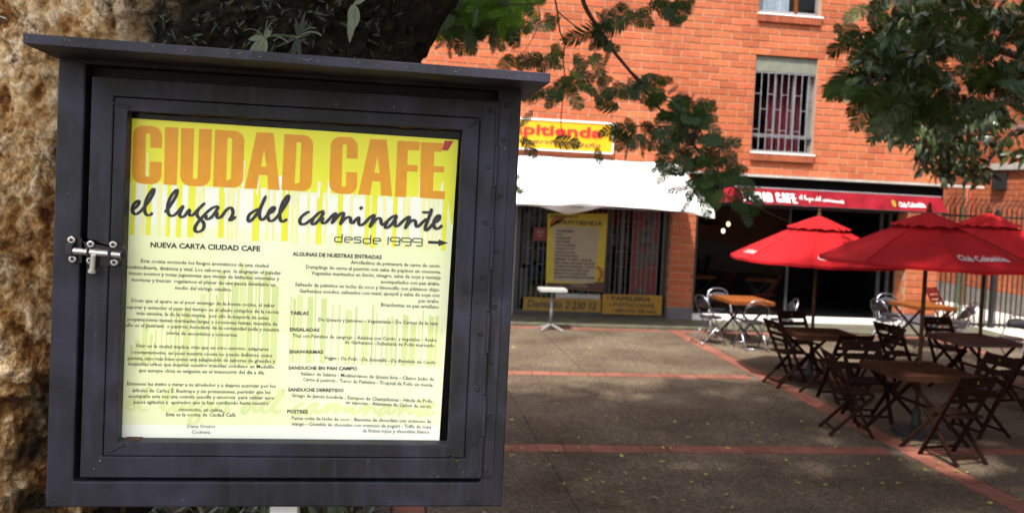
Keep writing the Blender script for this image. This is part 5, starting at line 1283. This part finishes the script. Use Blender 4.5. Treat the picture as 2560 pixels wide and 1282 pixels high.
for _ in range(170):
    u = re_.uniform(380, 1000); v = re_.uniform(-30, 165)
    p = F(u, v, 3.25); 
    # project on to the trunk surface approximately
    axp = axis(p[2]); off_ = (p[0]-axp[0])*dd[1]; 
    if abs(off_) > TR_*.95: continue
    yy = TY-math.sqrt(max(TR_**2-off_**2, 0))*.99; p = F(u, v, yy-.01)
    a = re_.uniform(0, 6.28); leaf_shape(mo, p, dpx(math.cos(a), math.sin(a), -.5), np.array([0, -1, .2]), re_.uniform(8, 34)/FPX*2.6, re_.uniform(2, 8)/FPX*2.6, .3, n=3)
tag(mo.build('trunk_ferns', LEAFM, None, kind='stuff'), 'tiny dark ferns and moss tufts covering the shaded flank of the trunk', 'ferns')
# undergrowth in the bed
ug = MB(); rgn = random.Random(31)
for _ in range(1500):
    x, y = rgn.uniform(-4.2, -.08), rgn.uniform(4.2, 6.6); a = rgn.uniform(0, 6.28)
    leaf_shape(ug, (x, y, .04), (math.cos(a)*.6, math.sin(a)*.6, rgn.uniform(.5, 1.6)), (0.1, 0.2, 1), rgn.uniform(.15, .42), rgn.uniform(.03, .07), .5, n=3)
tag(ug.build('undergrowth', LEAFD, None, kind='stuff'), 'dark strappy undergrowth filling the bed behind the case', 'undergrowth')

# ================================================================== THE DARK LEAFY TREE AT TOP RIGHT
rtree = tag(empty('leafy_tree', (11.8, 11.0, 0)), 'dark leafy tree reaching over the cafe terrace from the top right', 'tree'); LO_ = (11.8, 11.0, 0)
tb = MB(); tb.tube([(11.8, 11, 0), (11.75, 11, 1.5), (11.5, 10.9, 3.2), (11.0, 10.8, 4.6), (10.6, 10.8, 6.2)], [.26, .20, .17, .14, .08], 14); tb.build('trunk', TWIG, rtree, LO_, smooth=True)
tb = MB()
def wtwig(pts, r0_, r1_):
    tb.tube(pts, [r0_+(r1_-r0_)*i/(len(pts)-1) for i in range(len(pts))], 7)
for a in ([(11.3, 10.9, 3.8), tuple(F(2480, 120, 10.5)), tuple(F(2330, 130, 10)), tuple(F(2200, 170, 9.6))], [(11.0, 10.8, 4.6), tuple(F(2450, 20, 10.2)), tuple(F(2300, 40, 9.8))], [(11.5, 10.9, 3.2), tuple(F(2500, 250, 11.5)), tuple(F(2420, 330, 12)), tuple(F(2300, 350, 12.2))], [(11.4, 10.9, 3.5), tuple(F(2540, 320, 12)), tuple(F(2470, 400, 12)), tuple(F(2450, 440, 12))]):
    wtwig(a, .07, .012)
tb.build('limb', TWIG, rtree, LO_, smooth=True)
# broad leaf mesh
def broad(seed):
    mb = MB(); leaf_shape(mb, (0, 0, 0), (1, 0, -.1), np.array([0, 0, 1.0]), 1.0, .42, .5, n=4); return mb
BVv = [broad(s) for s in range(3)]; BMm = [b.mesh('leaf', LEAFD) for b in BVv]
rr_ = random.Random(77); lcount = 0; lrest = MB(); frr = MB()
def put_leaf(p, s, d):
    global lcount
    M = Matrix.Translation(np.array(p)-np.array(LO_)) @ rot_to(d, rr_.uniform(-1, 1)) @ Matrix.Scale(s, 4)
    if lcount < 290 and rr_.random() < .25: inst('leaf', rr_.choice(BMm), rtree, mw=M); lcount += 1
    else: lrest.add([tuple(M @ Vector(q)) for q in BVv[0].v], BVv[0].f)
def put_fr(p, s, d):
    M = Matrix.Translation(np.array(p)-np.array(LO_)) @ rot_to(d, math.pi/2+rr_.uniform(-.9, .9)) @ Matrix.Scale(s, 4); k = rr_.randrange(5); frr.add([tuple(M @ Vector(q)) for q in FV[k].v], FV[k].f)
LOW = [(2270, 330, 55, 12.2, 120), (2330, 345, 60, 12, 130), (2385, 335, 55, 12, 130), (2340, 400, 55, 12.2, 120), (2400, 400, 50, 12, 120), (2420, 290, 45, 11.6, 90), (2440, 440, 40, 12, 70), (2470, 360, 45, 12, 60), (2530, 330, 45, 12, 40), (2550, 400, 30, 12, 22), (2245, 345, 30, 12.2, 40), (2320, 300, 40, 12, 60), (2365, 440, 30, 12.2, 60), (2480, 300, 45, 11.6, 60)]
for (u, v, r_, Y, n_) in LOW:
    for _ in range(int(n_*.8)):
        a = rr_.uniform(0, 6.28); q = r_*math.sqrt(rr_.random()); uu_, vv_ = u+q*math.cos(a), v+q*math.sin(a)*.75
        p = F(uu_, vv_-14, Y+rr_.uniform(-.6, .6)); put_leaf(p, rr_.uniform(.13, .22), dpx(rr_.uniform(-1, 1), rr_.uniform(-.1, 1.1), rr_.uniform(-.6, .6)))
UP = [(2240, 30, 95, 9.6, 70), (2330, 20, 100, 9.8, 75), (2450, 40, 100, 10, 70), (2540, 60, 90, 10, 90), (2205, 110, 70, 9.5, 60), (2270, 130, 90, 9.5, 80), (2180, 175, 60, 9.4, 50), (2225, 215, 70, 9.4, 60), (2300, 210, 85, 9.6, 90), (2380, 225, 60, 9.8, 50), (2480, 160, 80, 10, 50), (2545, 190, 70, 10, 70), (2250, 255, 45, 9.6, 40), (2330, 90, 60, 9.6, 50), (2500, 240, 50, 10, 30)]
for (u, v, r_, Y, n_) in UP:
    for _ in range(int(n_*.5)):
        a = rr_.uniform(0, 6.28); q = r_*math.sqrt(rr_.random()); uu_, vv_ = u+q*math.cos(a), v+q*math.sin(a)*.75
        if 2385 < uu_ < 2450 and (50 < vv_ < 90 or 140 < vv_ < 180) and rr_.random() < .8: continue
        p = F(uu_, vv_, Y+rr_.uniform(-.8, .8))
        if rr_.random() < .55: put_fr(p, rr_.uniform(.28, .46), dpx(rr_.uniform(-1, .8), rr_.uniform(-.1, .8), rr_.uniform(-.5, .5)))
        else:
            for _k in range(3): put_leaf(p+np.array([rr_.uniform(-.1, .1), rr_.uniform(-.1, .1), rr_.uniform(-.08, .08)]), rr_.uniform(.12, .2), dpx(rr_.uniform(-1, 1), rr_.uniform(-.1, 1.1), rr_.uniform(-.6, .6)))
lrest.build('foliage', LEAFD, rtree, kind='stuff'); frr.build('foliage', LEAF, rtree, kind='stuff')
rg = np.random.default_rng(9); cc = []
for _ in range(90):
    x, y = rg.uniform(5.0, 14.5), rg.uniform(3.0, 8.2)
    z = max(6.6, 2.4+.26*y+.2+1.7)+rg.uniform(0, 1.2); cc.append((x, y, z, rg.uniform(.8, 1.3)))
quadmesh('crown', crown(cc, 70000, .12, rg), LEAFD, rtree, LO_)  # crown out of view, thickened to deepen the terrace shade

# hedge tree far behind fence
ft = tag(empty('hedge_tree', (13.2, 31, 0)), 'pale green sunlit tree far down the side path between the buildings', 'tree')
MB().tube([(13.2, 31, 0), (13.2, 31, 3)], [.15, .08], 8).build('trunk', TWIG, ft, (13.2, 31, 0))
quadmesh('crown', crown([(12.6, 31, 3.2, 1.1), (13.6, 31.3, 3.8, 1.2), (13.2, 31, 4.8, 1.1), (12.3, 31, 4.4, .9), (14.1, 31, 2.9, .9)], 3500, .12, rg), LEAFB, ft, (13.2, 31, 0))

# ================================================================== PARASOLS
def parasol(base, hd, z_edge, z_top, rot, label, group, texts, NP=8):
    o = tag(empty('parasol', base), label, 'parasol', group)
    def pt(i, t, lift=0):   # corner i, t from apex to edge
        a = rot+i*2*math.pi/NP; r = hd*t; z = z_top+(z_edge-z_top)*(t**1.12)-lift; return np.array([r*math.cos(a), r*math.sin(a), z])
    mb = MB(); n = 10; vs = []; N = 8
    # grid per panel, with slight sag between ribs
    for i in range(NP):
        o0 = len(mb.v); g_ = []
        for j in range(n+1):
            t = .12+.88*j/n; a, b = pt(i, t), pt(i+1, t)
            for k in range(N+1):
                s = k/N; p = a*(1-s)+b*s; p[2] -= .014*t*math.sin(math.pi*s)*(1+.5*math.sin(7*s+i)); g_.append(tuple(p))
        mb.add(g_, [(j*(N+1)+k, (j+1)*(N+1)+k, (j+1)*(N+1)+k+1, j*(N+1)+k+1) for j in range(n) for k in range(N)])
    cn = mb.build('canopy', REDC, o, smooth=False); sd = cn.modifiers.new('t', 'SOLIDIFY'); sd.thickness = .003
    # short hem
    mb = MB()
    for i in range(NP):
        g_ = []
        for k in range(N+1):
            s = k/N; p = pt(i, 1)*(1-s)+pt(i+1, 1)*s; p[2] -= .014*math.sin(math.pi*s)*(1+.5*math.sin(7*s+i))
            q_ = p.copy(); q_[2] -= .035; g_ += [tuple(p*np.array([1.002, 1.002, 1])), tuple(q_)]
        mb.add(g_, [(2*k, 2*k+1, 2*k+3, 2*k+2) for k in range(N)])
    mb.build('hem', REDC, cn)
    # seams along the ribs
    for i in range(NP):
        s_ = MB(); prev = None
        for j in range(7):
            t = .14+.86*j/6; p = pt(i, t); d_ = np.array([-math.sin(rot+i*2*math.pi/NP), math.cos(rot+i*2*math.pi/NP), 0])*.011
            cur = (tuple(p-d_+np.array([0, 0, .002])), tuple(p+np.array([0, 0, .009])), tuple(p+d_+np.array([0, 0, .002])))
            if prev: s_.add([prev[0], prev[1], prev[2], cur[0], cur[1], cur[2]], [(0, 1, 4, 3), (1, 2, 5, 4)])
            prev = cur
        s_.build('seam', REDC, cn)
    # vent cap
    mb = MB()
    for i in range(NP):
        g_ = []
        for j in range(4):
            t = [.0, .12, .25, .36][j]; a, b = pt(i, t, -.05), pt(i+1, t, -.05)
            for k in range(7):
                s = k/6; p = a*(1-s)+b*s; p[2] += .012*math.sin(k*2+i*1.3)*(j == 3)-.05*(j/3)*0; g_.append(tuple(p))
        mb.add(g_, [(j*7+k, (j+1)*7+k, (j+1)*7+k+1, j*7+k+1) for j in range(3) for k in range(6)])
    mb.build('vent_cap', REDC, cn)
    MB().tube([(0, 0, .05), (0, 0, z_top+.04)], .022, 12).build('pole', POLEW, o, smooth=True)
    MB().lathe([(.03, 0), (.028, .03), (.016, .05), (.018, .09), (.004, .11)], 10, (0, 0, z_top+.04)).build('finial', POLEW, o)
    for i in range(NP):
        mb = MB(); mb.bar((0, 0, z_top-.02), tuple(pt(i, .98)-np.array([0, 0, .02])), .02, .025, (0, 0, 1)); rb = mb.build('rib', POLEW, o)
        m2 = MB(); m2.bar((0, 0, z_edge-.05), tuple(pt(i, .5)-np.array([0, 0, .03])), .016, .02, (0, 0, 1)); m2.build('strut', POLEW, rb)
    MB().lathe([(.045, 0), (.045, .07)], 12, (0, 0, z_edge-.10)).build('runner', BLACKM, o)
    MB().lathe([(.24, 0), (.24, .05), (.05, .09), (.04, .28), (.03, .28)], 20, (0, 0, .0)).build('base', BLACKM, o)
    for (i, s0, s1, t_, cap) in texts:
        m2 = MB()
        def fn(s, t):
            a, b = pt(i, t), pt(i+1, t); p = a*(1-s)+b*s; nrm = np.cross(pt(i+1, 1)-pt(i, 1), pt(i, .3)-pt(i, 1)); nrm /= np.linalg.norm(nrm); nrm *= (1 if nrm[2] > 0 else -1)
            p[2] -= .014*t*math.sin(math.pi*s)*(1+.5*math.sin(7*s+i)); p = p+nrm*.010; return tuple(p)
        text_line(m2, 'Club Colombia', (s0, t_), (s1, t_), cap, fn, offset=.02, up=(0, -1)); m2.build('lettering', WHITEI, cn)
    return o
GU = 'red market parasols over the cafe tables'
def corner_rot(c, px):  # rotation so that one corner points at the given photo point
    return math.atan2(px[1]-c[1], px[0]-c[0])
U1 = (5.86, 11.6, 0); U2 = (5.75, 8.92, 0); U3 = (8.05, 11.15, 0)
n1 = corner_rot(U1, (5.28, 10.6)); 
parasol(U1, 1.16, 1.66, 2.22, n1, 'faded bright red parasol nearest the left cafe window, partly behind another', GU, [(6, .30, .95, .90, .07), (0, .10, .62, .90, .07)])
n2 = corner_rot(U2, (5.32, 7.6))
parasol(U2, 1.10, 1.865, 2.345, n2, 'large red parasol in front, over the terrace table with white lettering', GU, [(0, .08, .88, .86, .085)])
parasol(U3, 1.20, 1.80, 2.37, n2+.2, 'dark red parasol at the right edge, behind the large one', GU, [])

# ================================================================== TABLES
def wood_table(loc, rz, sx_, sy_, m, label, group, base_m, z=.74):
    o = tag(empty('square_table', loc, rz), label, 'table', group); n = 7; w_ = 2*sy_/n
    for k in range(n): MB().box(-sx_, sx_, -sy_+k*w_+.002, -sy_+(k+1)*w_-.002, z-.022, z).build('slat', m, o)
    MB().box(-sx_-.002, -sx_+.03, -sy_, sy_, z-.06, z-.024).box(sx_-.03, sx_+.002, -sy_, sy_, z-.06, z-.024).box(-sx_+.03, sx_-.03, -sy_, -sy_+.025, z-.06, z-.024).box(-sx_+.03, sx_-.03, sy_-.025, sy_, z-.06, z-.024).build('apron', m, o)
    for ax_ in (-1, 1):
        for ay in (-1, 1):
            MB().bar((ax_*(sx_-.05), ay*(sy_-.06), z-.03), (-ax_*(sx_-.05), ay*(sy_-.06)+ay*-.03*(ax_ > 0), 0), .035, .025, (0, 1, 0)).build('leg', base_m, o)
    MB().bar((0, -sy_+.06, z*.5), (0, sy_-.06, z*.5), .03, .03).build('stretcher', base_m, o)
    return o
GT = 'square slatted terrace tables'
wood_table((5.64, 8.76, 0), .04, .43, .42, WOODT, 'dark teak table under the large front parasol', GT, WOODD)
wood_table((5.74, 11.15, 0), -.05, .42, .40, WOODT, 'dark teak table under the parasol nearest the left cafe window', GT, WOODD)
wood_table((7.85, 11.02, 0), .08, .42, .42, WOODP, 'weathered pinkish table in front of the fence post', GT, WOODD)
wood_table((6.17, 14.80, 0), .0, .38, .46, WOODO, 'orange topped table ringed by steel folding chairs near the pillar', GT, BLACKM)
wood_table((9.55, 14.85, 0), .05, .40, .42, WOODO, 'orange topped table near the right brick pillar of the cafe', GT, BLACKM)
wood_table((6.75, 18.9, 0.03), .3, .32, .32, WOODO, 'small orange topped table inside the dark cafe at the left', GT, BLACKM)
wood_table((8.15, 18.7, 0.03), -.2, .34, .34, WOODO, 'small orange topped table just inside the dark cafe middle', GT, BLACKM)

# white pedestal table by the shop grille
pt_ = tag(empty('pedestal_table', (2.95, 15.5, .0)), 'narrow white pedestal table standing before the yellow service board', 'table')
MB().box(-.24, .24, -.16, .16, .68, .735).build('tabletop', mat('dull white tabletop', (.26, .26, .24), .6), pt_, bevel=.004)
MB().tube([(0, 0, .06), (0, 0, .68)], .030, 12).build('column', GREYF, pt_, smooth=True)
for k in range(4):
    a = math.pi/4+k*math.pi/2; MB().bar((0, 0, .10), (.28*math.cos(a), .28*math.sin(a), .012), .04, .025).build('foot', mat('dull grey steel', (.16, .16, .16), .5), pt_)

# ================================================================== CHAIRS
def wood_chair(m, seatm, logo=True):
    o = empty('folding_chair')
    w_ = .21
    for sg in (-1, 1):   # back posts running down to the front feet; rear legs up to the seat front ; chair faces +Y
        MB().bar((sg*w_, -.26, .86), (sg*w_, .20, 0), .022, .045, (1, 0, 0)).build('leg', m, o)
        MB().bar((sg*(w_-.03), .20, .44), (sg*(w_-.03), -.24, 0), .022, .04, (1, 0, 0)).build('leg', m, o)
    for k in range(5): MB().box(-w_+.035, w_-.035, -.17+k*.078, -.17+k*.078+.066, .437, .455).build('seat_slat', seatm, o)
    for k, (z0, z1) in enumerate(((.745, .855), (.655, .705), (.575, .62))):
        y = lambda z: -.26+(.86-z)*(.46/.86)
        MB().add([(-w_+.012, y(z0)-.014, z0), (w_-.012, y(z0)-.014, z0), (w_-.012, y(z1)-.014, z1), (-w_+.012, y(z1)-.014, z1), (-w_+.012, y(z0)+.010, z0), (w_-.012, y(z0)+.010, z0), (w_-.012, y(z1)+.010, z1), (-w_+.012, y(z1)+.010, z1)],
                 [(0, 1, 2, 3), (7, 6, 5, 4), (0, 4, 5, 1), (1, 5, 6, 2), (2, 6, 7, 3), (3, 7, 4, 0)]).build('back_slat', seatm, o)
    MB().box(-w_+.01, w_-.01, .155, .175, .06, .085).build('stretcher', m, o); MB().box(-w_+.03, w_-.03, -.20, -.18, .05, .075).build('stretcher', m, o)
    if logo:
        z = .80; yy = y(z)
        MB().add([(-.008, yy+.013, z-.018), (.008, yy+.013, z-.018), (.010, yy+.0120, z+.014), (-.010, yy+.0120, z+.014)], [(0, 1, 2, 3)]).build('emblem', YELD, o)
        MB().add([(-.008, yy-.0175, z-.018), (.008, yy-.0175, z-.018), (.010, yy-.0185, z+.014), (-.010, yy-.0185, z+.014)], [(0, 1, 2, 3)]).build('emblem', YELD, o)
    return o
GC = 'dark slatted folding chairs of the terrace'
proto = wood_chair(WOODD, WOODD)
P_ = [((5.38, 11.30, 0), -1.45, 'dark folding chair at the left end of the rear left terrace table'), ((5.70, 10.42, 0), .06, 'dark folding chair with its back to us before the rear left terrace table'),
      ((6.52, 11.05, 0), 1.35, 'dark folding chair right of the rear left terrace table, below the parasol overlap'), ((5.95, 12.15, 0), 3.3, 'dark folding chair behind the rear left terrace table'),
      ((4.98, 8.95, 0), -1.75, 'folding chair with a logo back at the left of the front table'), ((5.52, 9.52, 0), 3.05, 'folding chair facing us across the front dark table'),
      ((5.58, 8.02, 0), .2, 'nearest dark folding chair, its back to us, at the front table'), ((6.52, 8.95, 0), 1.7, 'dark folding chair at the right of the front dark table'),
      ((7.0, 11.35, 0), -1.3, 'brown seated folding chair left of the pinkish table'), ((8.1, 11.95, 0), 3.2, 'dark folding chair behind the pinkish table'),
      ((7.95, 10.12, 0), .15, 'dark folding chair before the pinkish table at the right edge'), ((8.75, 11.0, 0), 1.6, 'dark folding chair right of the pinkish table, by the picture edge')]
for i, (loc, rz, lab) in enumerate(P_):
    if i == 0: proto.location = loc; proto.rotation_euler = (0, 0, rz); tag(proto, lab, 'chair', GC)
    else: dup(proto, loc, rz, lab, GC)
GR = 'red stained folding chairs around the cafe front'
pr = wood_chair(WOODR, WOODR)
R_ = [((10.95, 16.35, .03), -2.6, 'red folding chair with white gaps in its back by the fence'), ((6.32, 18.35, .03), -1.9, 'red folding chair inside the cafe at the far left table'), ((8.0, 17.95, .03), 1.0, 'red folding chair leaning back inside the cafe doorway'),
      ((7.2, 18.6, .03), 1.7, 'red folding chair right of the small left table inside the cafe')]
for i, (loc, rz, lab) in enumerate(R_):
    if i == 0: pr.location = loc; pr.rotation_euler = (0, 0, rz); tag(pr, lab, 'chair', GR)
    else: dup(pr, loc, rz, lab, GR)
# steel folding chairs
def steel_chair():
    o = empty('steel_chair'); w_ = .215
    back = [(-w_, .20, .0), (-w_, .12, .18), (-w_*.98, -.02, .45), (-w_*.95, -.14, .66), (-w_*.80, -.18, .76), (-w_*.45, -.195, .81), (0, -.198, .82), (w_*.45, -.195, .81), (w_*.80, -.18, .76), (w_*.95, -.14, .66), (w_*.98, -.02, .45), (w_, .12, .18), (w_, .20, 0)]
    MB().tube(back, .011, 8).build('frame', STEEL, o, smooth=True)
    q = w_-.03
    MB().tube([(-q, -.24, 0), (-q, -.04, .22), (-q, .17, .43)], .0105, 8).build('rear_leg', STEEL, o, smooth=True)
    MB().tube([(q, -.24, 0), (q, -.04, .22), (q, .17, .43)], .0105, 8).build('rear_leg', STEEL, o, smooth=True)
    MB().tube([(-q, -.21, .04), (q, -.21, .04)], .008, 6).build('cross_bar', STEEL, o, smooth=True)
    MB().tube([(-w_, .155, .10), (w_, .155, .10)], .008, 6).build('cross_bar', STEEL, o, smooth=True)
    MB().tube([(-w_, -.0, .415), (w_, -.0, .415)], .009, 6).build('seat_bar', STEEL, o, smooth=True)
    vs = arc(0, 0, .175, .19, 0, 360, 20)[:-1]
    MB().add([(x, y+.03, .440) for x, y in vs]+[(x, y+.03, .465) for x, y in vs], [tuple(range(19, -1, -1)), tuple(range(20, 40))]+[(i, (i+1) % 20, (i+1) % 20+20, i+20) for i in range(20)]).build('seat', BLKPAD, o, bevel=.006)
    mb = MB(); g_ = []
    for i in range(9):
        x = (-1+2*i/8)*w_*.86; y = -.172+.03*(x/w_)**2
        for z in (.60, .68, .755-.06*(x/w_)**2): g_.append((x, y+(.80-z)*.30-.01, z))
    mb.add(g_, [(3*i+j, 3*i+3+j, 3*i+4+j, 3*i+1+j) for i in range(8) for j in range(2)])
    b = mb.build('backrest', BLKPAD, o, smooth=True); sd = b.modifiers.new('t', 'SOLIDIFY'); sd.thickness = .018
    return o
GS = 'steel tube folding chairs with black pads'
ps = steel_chair()
S_ = [((6.02, 13.98, 0), .05, 'steel folding chair with its arched back to us at the orange table near the pillar'), ((5.45, 14.45, 0), -1.35, 'steel folding chair left of the orange table, closest to the pillar'),
      ((6.02, 15.42, 0), 3.15, 'steel folding chair behind the orange table, its arch rising over the tabletop'), ((6.72, 14.35, 0), 1.4, 'steel folding chair right of the orange table near the pillar'),
      ((8.80, 14.75, 0), -1.4, 'black backed steel chair left of the right hand orange table'), ((9.35, 15.5, 0), 3.1, 'steel chair behind the right hand orange table by the brick pillar'),
      ((9.75, 14.15, 0), .5, 'black backed steel chair before the red logo chair and fence'), ((10.25, 14.7, 0), 1.3, 'steel chair right of the right hand orange table'),
      ((9.95, 13.0, 0), 1.9, 'lone steel chair near the right edge in front of the fence')]
for i, (loc, rz, lab) in enumerate(S_):
    if i == 0: ps.location = loc; ps.rotation_euler = (0, 0, rz); tag(ps, lab, 'chair', GS)
    else: dup(ps, loc, rz, lab, GS)

# ================================================================== CAFE LAMPS
BULB = mat('lit warm bulb', (1, .85, .6), .4, emit=(1.0, .78, .45), estr=1.3)
for (u, v, lab) in ((1740, 552, 'small lit hanging bulb just right of the brick pillar'), (1821, 560, 'upper of the two lit bulbs hanging in the dark cafe'), (1808, 577, 'lower of the two lit bulbs hanging in the dark cafe')):
    p = F(u, v, 18.3); o = tag(empty('pendant_lamp', tuple(p)), lab, 'lamp', 'lit pendant bulbs in the cafe')
    r_ = .033 if u < 1800 else .052
    r_ *= .75
    MB().lathe([(r_*.2, -r_*1.3), (r_*.8, -r_*.9), (r_, 0), (r_*.8, r_*.8), (r_*.3, r_*1.2)], 12).build('bulb', BULB, o, smooth=True)
    MB().tube([(0, 0, r_*1.2), (0, 0, 2.75-p[2])], .006, 5).build('cord', BLACKM, o)
